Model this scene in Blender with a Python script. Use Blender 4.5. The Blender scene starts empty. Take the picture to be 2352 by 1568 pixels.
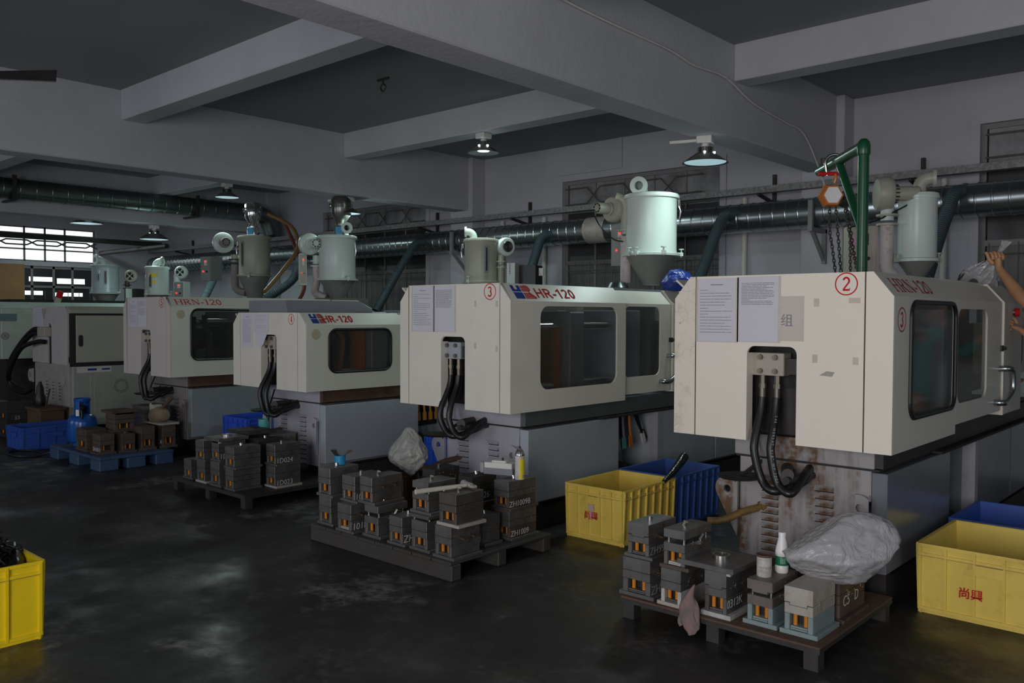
import bpy, bmesh, math, random
from mathutils import Vector, Matrix
random.seed(7)
scn = bpy.context.scene
COL = scn.collection
PI = math.pi
# ------------------------------------------------------------------ camera
YAW, PITCH, ROLL, FPX, CAMH = math.radians(42.076), math.radians(-1.746), math.radians(0.219), 1973.6, 1.65
fw = Vector((-math.sin(YAW)*math.cos(PITCH), math.cos(YAW)*math.cos(PITCH), math.sin(PITCH)))
rt = Vector((math.cos(YAW), math.sin(YAW), 0)); up = rt.cross(fw)
rt2 = rt*math.cos(ROLL)+up*math.sin(ROLL); up2 = -rt*math.sin(ROLL)+up*math.cos(ROLL)
cam = bpy.data.objects.new('camera', bpy.data.cameras.new('camera')); COL.objects.link(cam)
cam.matrix_world = Matrix(((rt2.x, up2.x, -fw.x, 0), (rt2.y, up2.y, -fw.y, 0), (rt2.z, up2.z, -fw.z, CAMH), (0, 0, 0, 1)))
cam.data.sensor_width = 36; cam.data.lens = 36*FPX/2352; cam.data.clip_start = .05; cam.data.clip_end = 200
scn.camera = cam
# ------------------------------------------------------------------ world, lights, exposure
w = bpy.data.worlds.new('world'); scn.world = w; w.use_nodes = True
bg = w.node_tree.nodes['Background']; bg.inputs[0].default_value = (.72, .80, .95, 1); bg.inputs[1].default_value = .9
def area(name, loc, size, power, color, rot, sizey=None, disk=False):
    l = bpy.data.lights.new(name, 'AREA'); l.energy = power; l.color = color; l.size = size
    if disk: l.shape = 'DISK'
    elif sizey: l.shape = 'RECTANGLE'; l.size_y = sizey
    o = bpy.data.objects.new(name, l); COL.objects.link(o); o.location = loc; o.rotation_euler = rot; return o
# daylight falling in through the tall openings in the wall behind the aisle
DAYC = (.93, .95, 1.0)
area('daylight_opening_a', (0.0, -3.55, 1.75), 3.3, 182, (1.0, .96, .915), (math.radians(90), 0, math.radians(0)), 2.5)
area('daylight_opening_b', (-6.6, -3.55, 2.0), 3.4, 44, DAYC, (math.radians(90), 0, math.radians(0)), 2.0)
area('daylight_opening_c', (-13.0, -3.55, 2.0), 3.4, 20, DAYC, (math.radians(90), 0, math.radians(0)), 2.0)
area('green_ambient_fill', (3.45, 2.5, 2.0), 3.0, 5, (.80, .95, .86), (0, math.radians(90), 0), 2.0)  # weak green ambient fill added near the unseen end wall
scn.view_settings.view_transform = 'Standard'; scn.view_settings.look = 'None'
scn.view_settings.exposure = 0.32; scn.view_settings.gamma = 1.0
scn.view_settings.use_curve_mapping = False
# ------------------------------------------------------------------ materials
MATS = {}
def mat(name, col, rough=.6, metal=0., col2=None, nscale=8., amt=.35, bump=0., bscale=60., spec=.5, trans=0., alpha=1., emit=None, estr=0.,
        stain=None, stain_amt=.0, stain_scale=2.5, coat=0.):
    if name in MATS: return MATS[name]
    m = bpy.data.materials.new(name); m.use_nodes = True; nt = m.node_tree; b = nt.nodes['Principled BSDF']
    N = nt.nodes.new; L = nt.links.new
    b.inputs['Roughness'].default_value = rough; b.inputs['Metallic'].default_value = metal
    b.inputs['Specular IOR Level'].default_value = spec; b.inputs['Transmission Weight'].default_value = trans
    b.inputs['Alpha'].default_value = alpha; b.inputs['Coat Weight'].default_value = coat
    tc = N('ShaderNodeTexCoord')
    c1 = (*col, 1); c2 = (*(col2 or tuple(c*.62 for c in col)), 1)
    nz = N('ShaderNodeTexNoise'); nz.inputs['Scale'].default_value = nscale; nz.inputs['Detail'].default_value = 6; nz.inputs['Roughness'].default_value = .65
    L(tc.outputs['Object'], nz.inputs['Vector'])
    rp = N('ShaderNodeValToRGB'); rp.color_ramp.elements[0].position = .42; rp.color_ramp.elements[1].position = .72
    rp.color_ramp.elements[0].color = (0, 0, 0, 1); rp.color_ramp.elements[1].color = (amt, amt, amt, 1)
    L(nz.outputs['Fac'], rp.inputs['Fac'])
    mx = N('ShaderNodeMix'); mx.data_type = 'RGBA'; mx.inputs[6].default_value = c1; mx.inputs[7].default_value = c2
    L(rp.outputs['Color'], mx.inputs['Factor']); out = mx.outputs[2]
    if stain:
        n2 = N('ShaderNodeTexNoise'); n2.inputs['Scale'].default_value = stain_scale; n2.inputs['Detail'].default_value = 8; n2.inputs['Roughness'].default_value = .7
        L(tc.outputs['Object'], n2.inputs['Vector'])
        r2 = N('ShaderNodeValToRGB'); r2.color_ramp.elements[0].position = .54; r2.color_ramp.elements[1].position = .70
        r2.color_ramp.elements[1].color = (stain_amt, stain_amt, stain_amt, 1); L(n2.outputs['Fac'], r2.inputs['Fac'])
        m2 = N('ShaderNodeMix'); m2.data_type = 'RGBA'; m2.inputs[7].default_value = (*stain, 1)
        L(r2.outputs['Color'], m2.inputs['Factor']); L(out, m2.inputs[6]); out = m2.outputs[2]
    L(out, b.inputs['Base Color'])
    if bump:
        n3 = N('ShaderNodeTexNoise'); n3.inputs['Scale'].default_value = bscale; n3.inputs['Detail'].default_value = 4
        L(tc.outputs['Object'], n3.inputs['Vector'])
        bp = N('ShaderNodeBump'); bp.inputs['Strength'].default_value = bump; bp.inputs['Distance'].default_value = .01
        L(n3.outputs['Fac'], bp.inputs['Height']); L(bp.outputs['Normal'], b.inputs['Normal'])
    if emit:
        b.inputs['Emission Color'].default_value = (*emit, 1); b.inputs['Emission Strength'].default_value = estr
    MATS[name] = m; return m
M_plaster = mat('plaster', (.50, .50, .545), .85, col2=(.40, .40, .435), nscale=1.6, amt=.45, bump=.12, bscale=35)
M_beam = mat('beam_plaster', (.50, .505, .54), .85, col2=(.40, .40, .425), nscale=1.4, amt=.5, bump=.35, bscale=18)
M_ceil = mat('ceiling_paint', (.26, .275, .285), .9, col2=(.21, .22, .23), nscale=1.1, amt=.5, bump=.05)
M_lowwall = mat('wall_low_paint', (.50, .53, .55), .7, nscale=3, amt=.25)
def floor_mat():
    m = bpy.data.materials.new('oily_concrete'); m.use_nodes = True; nt = m.node_tree; b = nt.nodes['Principled BSDF']; N = nt.nodes.new; L = nt.links.new
    tc = N('ShaderNodeTexCoord')
    def noise(s, d=8, r=.6):
        n = N('ShaderNodeTexNoise'); n.inputs['Scale'].default_value = s; n.inputs['Detail'].default_value = d; n.inputs['Roughness'].default_value = r; L(tc.outputs['Object'], n.inputs['Vector']); return n.outputs['Fac']
    def ramp(f, a, c, lo=0., hi=1.):
        r = N('ShaderNodeMapRange'); r.inputs['From Min'].default_value = a; r.inputs['From Max'].default_value = c; r.inputs['To Min'].default_value = lo; r.inputs['To Max'].default_value = hi; L(f, r.inputs['Value']); return r.outputs[0]
    def mixc(f, a, c):
        x = N('ShaderNodeMix'); x.data_type = 'RGBA'; L(f, x.inputs['Factor'])
        for i, v in ((6, a), (7, c)):
            if isinstance(v, tuple): x.inputs[i].default_value = (*v, 1)
            else: L(v, x.inputs[i])
        return x.outputs[2]
    mul = N('ShaderNodeMath'); mul.operation = 'MULTIPLY'
    base = mixc(ramp(noise(1.3), .35, .7), (.017, .0165, .016), (.036, .034, .032))
    L(ramp(noise(1.05, 10, .62), .565, .625), mul.inputs[0]); L(ramp(noise(9, 10, .75), .42, .60), mul.inputs[1])
    c2 = mixc(mul.outputs[0], base, (.17, .165, .16))
    mul2 = N('ShaderNodeMath'); mul2.operation = 'MULTIPLY'; L(ramp(noise(2.6, 8, .6), .52, .60), mul2.inputs[0]); L(ramp(noise(17, 8, .7), .46, .66, 0, .6), mul2.inputs[1]); c2 = mixc(mul2.outputs[0], c2, (.11, .108, .104))
    c3 = mixc(ramp(noise(.8), .6, .75, 0, .55), c2, (.045, .035, .028))
    L(c3, b.inputs['Base Color'])
    L(ramp(noise(1.5, 6), .36, .58, .27, .60), b.inputs['Roughness'])
    bp = N('ShaderNodeBump'); bp.inputs['Strength'].default_value = .16; bp.inputs['Distance'].default_value = .014; L(noise(11, 7), bp.inputs['Height']); L(bp.outputs['Normal'], b.inputs['Normal'])
    b.inputs['Specular IOR Level'].default_value = .42
    return m
M_floor = floor_mat()
CREAM = (.76, .72, .64)
def cracked(name, col, crack, scale, width):
    m = mat(name, col, .45, col2=tuple(c*.86 for c in col), nscale=5, amt=.5, stain=(.30, .22, .15), stain_amt=.45, stain_scale=6)
    nt = m.node_tree; N = nt.nodes.new; L = nt.links.new; b = nt.nodes['Principled BSDF']
    src = b.inputs['Base Color'].links[0].from_socket
    tc = N('ShaderNodeTexCoord'); v = N('ShaderNodeTexVoronoi'); v.feature = 'DISTANCE_TO_EDGE'; v.inputs['Scale'].default_value = scale
    nz = N('ShaderNodeTexNoise'); nz.inputs['Scale'].default_value = 14; L(tc.outputs['Object'], nz.inputs['Vector'])
    ma = N('ShaderNodeVectorMath'); ma.operation = 'MULTIPLY_ADD'; ma.inputs[1].default_value = (.05, .05, .05); L(nz.outputs['Color'], ma.inputs[0]); L(tc.outputs['Object'], ma.inputs[2])
    L(ma.outputs[0], v.inputs['Vector'])
    mr = N('ShaderNodeMapRange'); mr.inputs['From Min'].default_value = 0; mr.inputs['From Max'].default_value = width; mr.inputs['To Min'].default_value = 1; mr.inputs['To Max'].default_value = 0; L(v.outputs['Distance'], mr.inputs['Value'])
    n2 = N('ShaderNodeTexNoise'); n2.inputs['Scale'].default_value = 5; L(tc.outputs['Object'], n2.inputs['Vector'])
    r2 = N('ShaderNodeMapRange'); r2.inputs['From Min'].default_value = .44; r2.inputs['From Max'].default_value = .56; L(n2.outputs['Fac'], r2.inputs['Value'])
    mm = N('ShaderNodeMath'); mm.operation = 'MULTIPLY'; L(mr.outputs[0], mm.inputs[0]); L(r2.outputs[0], mm.inputs[1])
    mx = N('ShaderNodeMix'); mx.data_type = 'RGBA'; L(mm.outputs[0], mx.inputs['Factor']); L(src, mx.inputs[6]); mx.inputs[7].default_value = (*crack, 1)
    L(mx.outputs[2], b.inputs['Base Color']); return m
M_cream = mat('cream_paint', CREAM, .38, col2=(.62, .585, .51), nscale=2.2, amt=.45, stain=(.58, .52, .43), stain_amt=.15, stain_scale=9)
M_creamg = mat('cream_paint_greenish', (.66, .67, .58), .38, col2=(.58, .585, .50), nscale=2.2, amt=.45)
M_crack = cracked('cracked_cream_paint', (.79, .72, .62), (.22, .15, .10), 17, .012)
M_bgrey = mat('blue_grey_paint', (.36, .40, .45), .42, col2=(.28, .31, .35), nscale=2.5, amt=.5)
M_vgrey = mat('violet_grey_paint', (.36, .355, .41), .45, col2=(.27, .265, .30), nscale=3, amt=.5, stain=(.16, .10, .06), stain_amt=.35, stain_scale=3)
M_rusty = mat('rusty_grey_paint', (.34, .32, .33), .5, col2=(.23, .20, .19), nscale=3, amt=.7, stain=(.17, .085, .035), stain_amt=.85, stain_scale=2.0)
M_rust = mat('rust', (.11, .06, .038), .8, col2=(.05, .033, .026), nscale=9, amt=.8, bump=.3)
M_hood = mat('slate_hood_paint', (.22, .225, .27), .5, amt=.2)
M_black = mat('black_rubber', (.012, .012, .013), .38)
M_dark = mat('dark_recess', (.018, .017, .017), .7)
M_iron = mat('dark_iron', (.055, .052, .05), .55, .4, col2=(.03, .024, .02), nscale=10, amt=.7)
M_steel = mat('mold_steel', (.20, .193, .185), .40, .65, col2=(.11, .10, .095), nscale=7, amt=.8, stain=(.05, .035, .025), stain_amt=.6, stain_scale=9)
M_steel2 = mat('mold_steel_pale', (.42, .39, .36), .5, .15, col2=(.28, .24, .20), nscale=7, amt=.8, stain=(.22, .12, .06), stain_amt=.6, stain_scale=11)
M_steelw = mat('mold_steel_worn_white', (.55, .54, .54), .5, .3, col2=(.30, .26, .24), nscale=14, amt=.8)
M_steelr = mat('mold_steel_rust', (.115, .085, .072), .6, .4, col2=(.05, .034, .028), nscale=7, amt=.9)
M_steelg = mat('mold_steel_bluegreen', (.23, .29, .30), .5, .1, col2=(.14, .19, .20), nscale=9, amt=.7)
M_chrome = mat('chrome', (.75, .75, .75), .14, 1., amt=.1)
M_bolt = mat('bolt_steel', (.62, .60, .57), .25, 1., amt=.3)
M_spring = mat('orange_spring', (.72, .27, .02), .45, amt=.3)
M_chalk = mat('chalk', (.62, .64, .66), .9, col2=(.38, .39, .40), nscale=60, amt=.7)
M_chalkd = mat('chalk_faint', (.30, .31, .31), .9, col2=(.16, .16, .16), nscale=60, amt=.8)
M_galv = mat('galvanised_steel', (.42, .46, .47), .26, .95, col2=(.30, .33, .34), nscale=3, amt=.5, bump=.04, bscale=10)
M_dgalv = mat('dull_galvanised', (.20, .24, .235), .34, .9, col2=(.13, .16, .155), nscale=3, amt=.5)
M_tray = mat('weathered_tray', (.20, .20, .20), .7, .2, col2=(.42, .42, .42), nscale=26, amt=.9)
M_hose = mat('dark_teal_duct_hose', (.055, .085, .10), .5, amt=.4)
M_hop = mat('hopper_enamel', (.62, .70, .655), .33, col2=(.52, .58, .53), nscale=2, amt=.35)
M_hopg = mat('hopper_enamel_grey', (.41, .415, .335), .38, col2=(.31, .31, .25), nscale=2, amt=.4)
M_cone = mat('hopper_cone_grey', (.21, .215, .195), .5, amt=.3)
M_pipew = mat('lagged_pipe', (.58, .53, .51), .7, col2=(.42, .37, .35), nscale=7, amt=.6, stain=(.22, .10, .05), stain_amt=.7, stain_scale=14, bump=.4, bscale=30)
M_pipeg = mat('lagged_pipe_grey', (.30, .28, .265), .75, amt=.5, bump=.4, bscale=30)
M_yel = mat('yellow_plastic', (.78, .58, .12), .42, col2=(.62, .46, .09), nscale=3, amt=.5, stain=(.22, .15, .05), stain_amt=.4, stain_scale=7)
M_yelb = mat('bright_yellow_plastic', (.90, .66, .01), .4, amt=.15)
M_yeli = mat('yellow_rim_line', (.42, .30, .10), .6, amt=.5)
M_blue = mat('blue_plastic', (.035, .10, .42), .4, col2=(.025, .065, .28), nscale=4, amt=.5)
M_bluebr = mat('bright_blue_plastic', (.03, .10, .62), .4, amt=.3)
M_bluepal = mat('blue_pallet_plastic', (.035, .075, .16), .6, col2=(.028, .04, .07), nscale=4, amt=.7)
M_gas = mat('blue_enamel', (.012, .09, .36), .22, amt=.2)
M_red = mat('red_paint', (.56, .018, .022), .75, amt=.15, spec=.15)
M_redfade = mat('faded_red_paint', (.36, .04, .045), .75, amt=.4, spec=.15)
M_dblue = mat('deep_blue_paint', (.02, .05, .30), .75, amt=.15, spec=.15)
M_salmon = mat('salmon_paint', (.50, .25, .20), .5, amt=.3)
M_paper = mat('paper', (.64, .63, .70), .8, col2=(.56, .54, .58), nscale=3, amt=.3)
M_paperold = mat('old_paper', (.62, .55, .50), .8, amt=.2)
M_tape = mat('tape', (.60, .51, .45), .5, amt=.3)
M_ink = mat('ink', (.24, .24, .30), .8)
M_green = mat('green_enamel', (.006, .075, .030), .3, amt=.3)
M_orange = mat('orange_enamel', (.50, .15, .02), .35, amt=.4)
M_wood = mat('plywood', (.36, .20, .085), .7, col2=(.24, .125, .05), nscale=5, amt=.6)
M_white = mat('white_plastic', (.78, .77, .77), .35, amt=.15)
M_whiteg = mat('off_white_plastic', (.68, .67, .63), .45, amt=.3)
M_lgreen = mat('green_label', (.01, .17, .075), .45, amt=.15)
M_cyan = mat('cyan_plastic', (.015, .27, .50), .4, amt=.25)
M_teal = mat('teal_paint', (.09, .36, .36), .4, amt=.3)
M_ylabel = mat('yellow_label', (.80, .66, .03), .4, amt=.15)
M_skin = mat('skin', (.50, .27, .145), .5, col2=(.40, .19, .095), nscale=9, amt=.5)
M_tealcloth = mat('teal_cloth', (.03, .36, .32), .8, amt=.2)
M_navy = mat('navy_cloth', (.02, .025, .05), .8, amt=.2)
M_hair = mat('black_hair', (.012, .010, .009), .6)
M_glove = mat('pink_grey_cloth', (.24, .15, .145), .9, col2=(.06, .10, .09), nscale=14, amt=1.0, bump=.5)
M_spat = mat('orange_wood', (.50, .22, .04), .6, col2=(.34, .14, .03), nscale=10, amt=.6)
M_handle = mat('pale_wood_handle', (.58, .55, .47), .55, col2=(.40, .37, .30), nscale=16, amt=.6)
M_grille = mat('grille_iron', (.14, .135, .13), .6, .2, amt=.4)
M_winf = mat('window_frame_grey', (.24, .235, .235), .6, amt=.4)
M_dirtyglass = mat('dirty_glass', (.30, .30, .31), .55, col2=(.06, .058, .058), nscale=2.2, amt=.9, spec=.35)
M_darkglass = mat('sooty_glass', (.045, .043, .045), .3, col2=(.02, .02, .02), nscale=2, amt=.8)
M_lowglass = mat('grey_lower_glass', (.14, .135, .13), .45, col2=(.05, .048, .046), nscale=3, amt=.8)
M_bright = mat('daylit_frosted_pane', (.9, .9, .92), .6, emit=(.93, .95, 1.0), estr=1.05)
M_lampin = mat('lamp_reflector', (.75, .8, .8), .3, .9, amt=.1)
M_lampout = mat('lamp_shade_steel', (.20, .20, .18), .3, .85, amt=.3)
M_led = mat('led_disc', (.9, .95, .95), .4, emit=(.80, .97, 1.0), estr=9)
M_ledsoft = mat('led_lens', (.5, .6, .62), .4, emit=(.60, .90, 1.0), estr=.36)
M_redled = mat('red_indicator', (.6, .02, .02), .4, emit=(1, .05, .05), estr=.9)
M_ctrl = mat('control_panel_grey', (.25, .28, .27), .5, amt=.2)
M_beige = mat('beige_paint', (.42, .38, .32), .5, amt=.4)
M_fluff = mat('black_plastic_runners', (.008, .008, .010), .22)
M_greenw = mat('green_glow_plastic', (.03, .30, .05), .5)
def film(name, col, rough, alpha):
    m = bpy.data.materials.new(name); m.use_nodes = True; nt = m.node_tree; b = nt.nodes['Principled BSDF']; N = nt.nodes.new; L = nt.links.new
    b.inputs['Base Color'].default_value = (*col, 1); b.inputs['Roughness'].default_value = rough; b.inputs['Alpha'].default_value = alpha; b.inputs['Specular IOR Level'].default_value = .6
    tc = N('ShaderNodeTexCoord'); v = N('ShaderNodeTexNoise'); v.inputs['Scale'].default_value = 9; v.inputs['Detail'].default_value = 5; v.inputs['Distortion'].default_value = 1.5; L(tc.outputs['Object'], v.inputs['Vector'])
    bp = N('ShaderNodeBump'); bp.inputs['Strength'].default_value = .8; bp.inputs['Distance'].default_value = .03; L(v.outputs['Fac'], bp.inputs['Height']); L(bp.outputs['Normal'], b.inputs['Normal'])
    MATS[name] = m; return m
M_bag = film('clear_polythene', (.47, .46, .48), .24, .78)
M_bagd = film('grey_polythene', (.40, .41, .38), .28, .74)
M_bagblue = film('blue_polythene', (.015, .04, .26), .22, 1.)
M_acryl = film('acrylic_window', (.05, .055, .05), .07, .30)
for n in ('acrylic_window',):
    b = MATS[n].node_tree.nodes['Principled BSDF']
    for lk in list(b.inputs['Normal'].links): MATS[n].node_tree.links.remove(lk)
# ------------------------------------------------------------------ mesh helpers
class MB:
    def __init__(s): s.bm = bmesh.new()
    def box(s, x0, x1, y0, y1, z0, z1, bev=0.):
        vs = [s.bm.verts.new((x, y, z)) for x in (x0, x1) for y in (y0, y1) for z in (z0, z1)]
        fs = [s.bm.faces.new([vs[i] for i in f]) for f in ((0, 1, 3, 2), (4, 6, 7, 5), (0, 4, 5, 1), (2, 3, 7, 6), (0, 2, 6, 4), (1, 5, 7, 3))]
        if bev > 0:
            es = {e for f in fs for e in f.edges}
            bmesh.ops.bevel(s.bm, geom=list(es), offset=bev, segments=1, affect='EDGES', clamp_overlap=True)
        return s
    def obox(s, c, size, M):   # oriented box, M 3x3 rotation
        hx, hy, hz = (v/2 for v in size)
        vs = [s.bm.verts.new(Vector(c)+M @ Vector((x, y, z))) for x in (-hx, hx) for y in (-hy, hy) for z in (-hz, hz)]
        for f in ((0, 1, 3, 2), (4, 6, 7, 5), (0, 4, 5, 1), (2, 3, 7, 6), (0, 2, 6, 4), (1, 5, 7, 3)): s.bm.faces.new([vs[i] for i in f])
        return s
    def bar(s, p0, p1, wd, ht=None, upv=(0, 0, 1)):
        p0, p1 = Vector(p0), Vector(p1); d = (p1-p0); l = d.length; d.normalize(); u = Vector(upv)
        if abs(d.dot(u)) > .98: u = Vector((1, 0, 0))
        x = d.cross(u).normalized(); z = x.cross(d)
        M = Matrix((x, d, z)).transposed()
        return s.obox((p0+p1)/2, (wd, l, ht or wd), M)
    def ring(s, c, x, y, r, n): return [s.bm.verts.new(c+x*(r*math.cos(2*PI*i/n))+y*(r*math.sin(2*PI*i/n))) for i in range(n)]
    def skin(s, rings, cap0=True, cap1=True, loop=False):
        n = len(rings[0])
        for a, b in zip(rings, rings[1:]):
            for i in range(n):
                try: s.bm.faces.new((a[i], a[(i+1) % n], b[(i+1) % n], b[i]))
                except ValueError: pass
        if cap0: s.bm.faces.new(list(reversed(rings[0])))
        if cap1: s.bm.faces.new(rings[-1])
    def cyl(s, p0, p1, r0, r1=None, n=16, cap=True):
        p0, p1 = Vector(p0), Vector(p1); d = (p1-p0).normalized(); a = Vector((0, 0, 1)) if abs(d.z) < .9 else Vector((1, 0, 0))
        x = d.cross(a).normalized(); y = d.cross(x)
        s.skin([s.ring(p0, x, y, r0, n), s.ring(p1, x, y, r0 if r1 is None else r1, n)], cap, cap); return s
    def tube(s, pts, r, n=8, cap=True):
        pts = [Vector(p) for p in pts]; rs = r if isinstance(r, (list, tuple)) else [r]*len(pts); rings = []; px = None
        for i, p in enumerate(pts):
            d = (pts[min(i+1, len(pts)-1)]-pts[max(i-1, 0)]).normalized()
            if px is None:
                a = Vector((0, 0, 1)) if abs(d.z) < .9 else Vector((1, 0, 0)); px = d.cross(a).normalized()
            px = (px-d*px.dot(d)).normalized(); y = d.cross(px)
            rings.append(s.ring(p, px, y, rs[i], n))
        s.skin(rings, cap, cap); return s
    def lathe(s, prof, c=(0, 0, 0), n=24, axis='z', cap0=True, cap1=True):
        c = Vector(c); ax = {'z': (Vector((1, 0, 0)), Vector((0, 1, 0)), Vector((0, 0, 1))), 'x': (Vector((0, 1, 0)), Vector((0, 0, 1)), Vector((1, 0, 0))), 'y': (Vector((0, 0, 1)), Vector((1, 0, 0)), Vector((0, 1, 0)))}[axis] if isinstance(axis, str) else axis
        s.skin([s.ring(c+ax[2]*z, ax[0], ax[1], max(r, 1e-4), n) for r, z in prof], cap0, cap1); return s
    def prism(s, poly, f0, f1):   # poly 2D; f0, f1 map (u, v) to 3D
        a = [s.bm.verts.new(f0(u, v)) for u, v in poly]; b = [s.bm.verts.new(f1(u, v)) for u, v in poly]
        n = len(poly); s.bm.faces.new(list(reversed(a))); s.bm.faces.new(b)
        for i in range(n): s.bm.faces.new((a[i], a[(i+1) % n], b[(i+1) % n], b[i]))
        return s
    def ribbon(s, pts, wd, f, th=.001):   # flat mitred stroke in 2D mapped by f(u, v, depth)
        s.nrib = getattr(s, 'nrib', 0)+1; dep = th*.6+.00006*(s.nrib % 40); P = [Vector(q) for q in pts]
        P = [q for i, q in enumerate(P) if i == 0 or (q-P[i-1]).length > 1e-6]; n = len(P); loop = n > 3 and (P[0]-P[-1]).length < 1e-5
        if loop: P = P[:-1]; n -= 1
        if n < 2: return s
        L_, R_ = [], []
        for i in range(n):
            a = P[i-1] if (i > 0 or loop) else None; b = P[(i+1) % n] if (i < n-1 or loop) else None
            d0 = (P[i]-a).normalized() if a is not None else None; d1 = (b-P[i]).normalized() if b is not None else None
            t = ((d0 or d1)+(d1 or d0)).normalized() if (d0 is None or d1 is None or (d0+d1).length > .2) else d1
            nr = Vector((-t.y, t.x)); k = 1.
            if d1 is not None and d0 is not None: k = min(1.6, 1/max(.4, nr.dot(Vector((-d1.y, d1.x)))))
            L_.append(P[i]+nr*wd/2*k); R_.append(P[i]-nr*wd/2*k)
        vl = [s.bm.verts.new(f(q.x, q.y, dep)) for q in L_]; vr = [s.bm.verts.new(f(q.x, q.y, dep)) for q in R_]
        for i in range(n if loop else n-1):
            j = (i+1) % n; s.bm.faces.new((vl[i], vr[i], vr[j], vl[j]))
        return s
    def poly(s, pts): s.bm.faces.new([s.bm.verts.new(p) for p in pts]); return s
    def build(s, name, m, parent=None, smooth=False, fix=True):
        if fix: bmesh.ops.recalc_face_normals(s.bm, faces=s.bm.faces)
        me = bpy.data.meshes.new(name); s.bm.to_mesh(me); s.bm.free()
        if m: me.materials.append(m)
        if smooth:
            me.polygons.foreach_set('use_smooth', [True]*len(me.polygons))
            try: me.set_sharp_from_angle(angle=math.radians(38))
            except Exception: pass
        o = bpy.data.objects.new(name, me); COL.objects.link(o)
        if parent: o.parent = parent
        return o
def tag(o, label=None, cat=None, group=None, kind=None):
    if label: o['label'] = label
    if cat: o['category'] = cat
    if group: o['group'] = group
    if kind: o['kind'] = kind
    return o
def thing(name, label, cat, loc=(0, 0, 0), rz=0, group=None):
    o = bpy.data.objects.new(name, None); COL.objects.link(o); o.location = loc; o.rotation_euler = (0, 0, rz); o.empty_display_size = .05
    return tag(o, label, cat, group)
def struct(mb, name, m, parent=None, smooth=False):
    o = mb.build(name, m, parent, smooth)
    if parent is None: o['kind'] = 'structure'
    return o
def B(name, m, parent, *a, bev=0., kind=None, label=None):
    o = MB().box(*a, bev=bev).build(name, m, parent)
    if kind: o['kind'] = kind
    if label: o['label'] = label
    return o
def C(name, m, parent, p0, p1, r, r1=None, n=16): return MB().cyl(p0, p1, r, r1, n).build(name, m, parent, True)
def T(name, m, parent, pts, r, n=8): return MB().tube(pts, r, n).build(name, m, parent, True)
def rrect(x0, x1, y0, y1, r, n=6, corners=(1, 1, 1, 1)):   # corners bl, br, tr, tl
    out = []
    for (cx, cy, a0, on) in ((x0+r, y0+r, PI, corners[0]), (x1-r, y0+r, 1.5*PI, corners[1]), (x1-r, y1-r, 0, corners[2]), (x0+r, y1-r, .5*PI, corners[3])):
        if on: out += [(cx+r*math.cos(a0+.5*PI*i/n), cy+r*math.sin(a0+.5*PI*i/n)) for i in range(n+1)]
        else: out.append((x0 if cx < (x0+x1)/2 else x1, y0 if cy < (y0+y1)/2 else y1))
    return out
def plate(name, m, parent, outlines, f, th):   # first outline outer, others holes; f(u, v, w) to 3D; w in 0..th
    cu = bpy.data.curves.new(name, 'CURVE'); cu.dimensions = '2D'; cu.fill_mode = 'BOTH'; cu.extrude = th/2
    for ol in outlines:
        sp = cu.splines.new('POLY'); sp.points.add(len(ol)-1); sp.use_cyclic_u = True
        for p, q in zip(sp.points, ol): p.co = (q[0], q[1], 0, 1)
    ob = bpy.data.objects.new(name, cu); me = bpy.data.meshes.new_from_object(ob)
    bpy.data.objects.remove(ob); bpy.data.curves.remove(cu)
    for v in me.vertices: v.co = f(v.co.x, v.co.y, v.co.z+th/2)
    bm = bmesh.new(); bm.from_mesh(me); bmesh.ops.remove_doubles(bm, verts=bm.verts, dist=1e-5); bmesh.ops.recalc_face_normals(bm, faces=bm.faces); bm.to_mesh(me); bm.free()
    me.polygons.foreach_set('use_smooth', [False]*len(me.polygons)); me.materials.clear(); me.materials.append(m); me.name = name
    o = bpy.data.objects.new(name, me); COL.objects.link(o)
    if parent: o.parent = parent
    return o
def text(s, size, f, m, parent, name='lettering', bold=0., cx=False, th=.0012, sx=1., shear=0.):
    cu = bpy.data.curves.new('t', 'FONT'); cu.body = s; cu.size = size; cu.offset = bold; cu.extrude = th/2; cu.resolution_u = 3
    if cx: cu.align_x = 'CENTER'
    ob = bpy.data.objects.new('t', cu); me = bpy.data.meshes.new_from_object(ob); bpy.data.objects.remove(ob); bpy.data.curves.remove(cu)
    for v in me.vertices: v.co = f(v.co.x*sx+v.co.y*shear, v.co.y, v.co.z+th/2)
    me.materials.clear(); me.materials.append(m); me.name = name
    o = bpy.data.objects.new(name, me); COL.objects.link(o)
    if parent: o.parent = parent
    return o
def front(x, y, z): return lambda u, v, d: Vector((x+u, y-d, z+v))       # plane facing -Y
def side(x, y, z): return lambda u, v, d: Vector((x+d, y+u, z+v))        # plane facing +X
def arc(cx, cy, rx, ry, a0, a1, n=14): return [(cx+rx*math.cos(math.radians(a0+(a1-a0)*i/n)), cy+ry*math.sin(math.radians(a0+(a1-a0)*i/n))) for i in range(n+1)]
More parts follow.
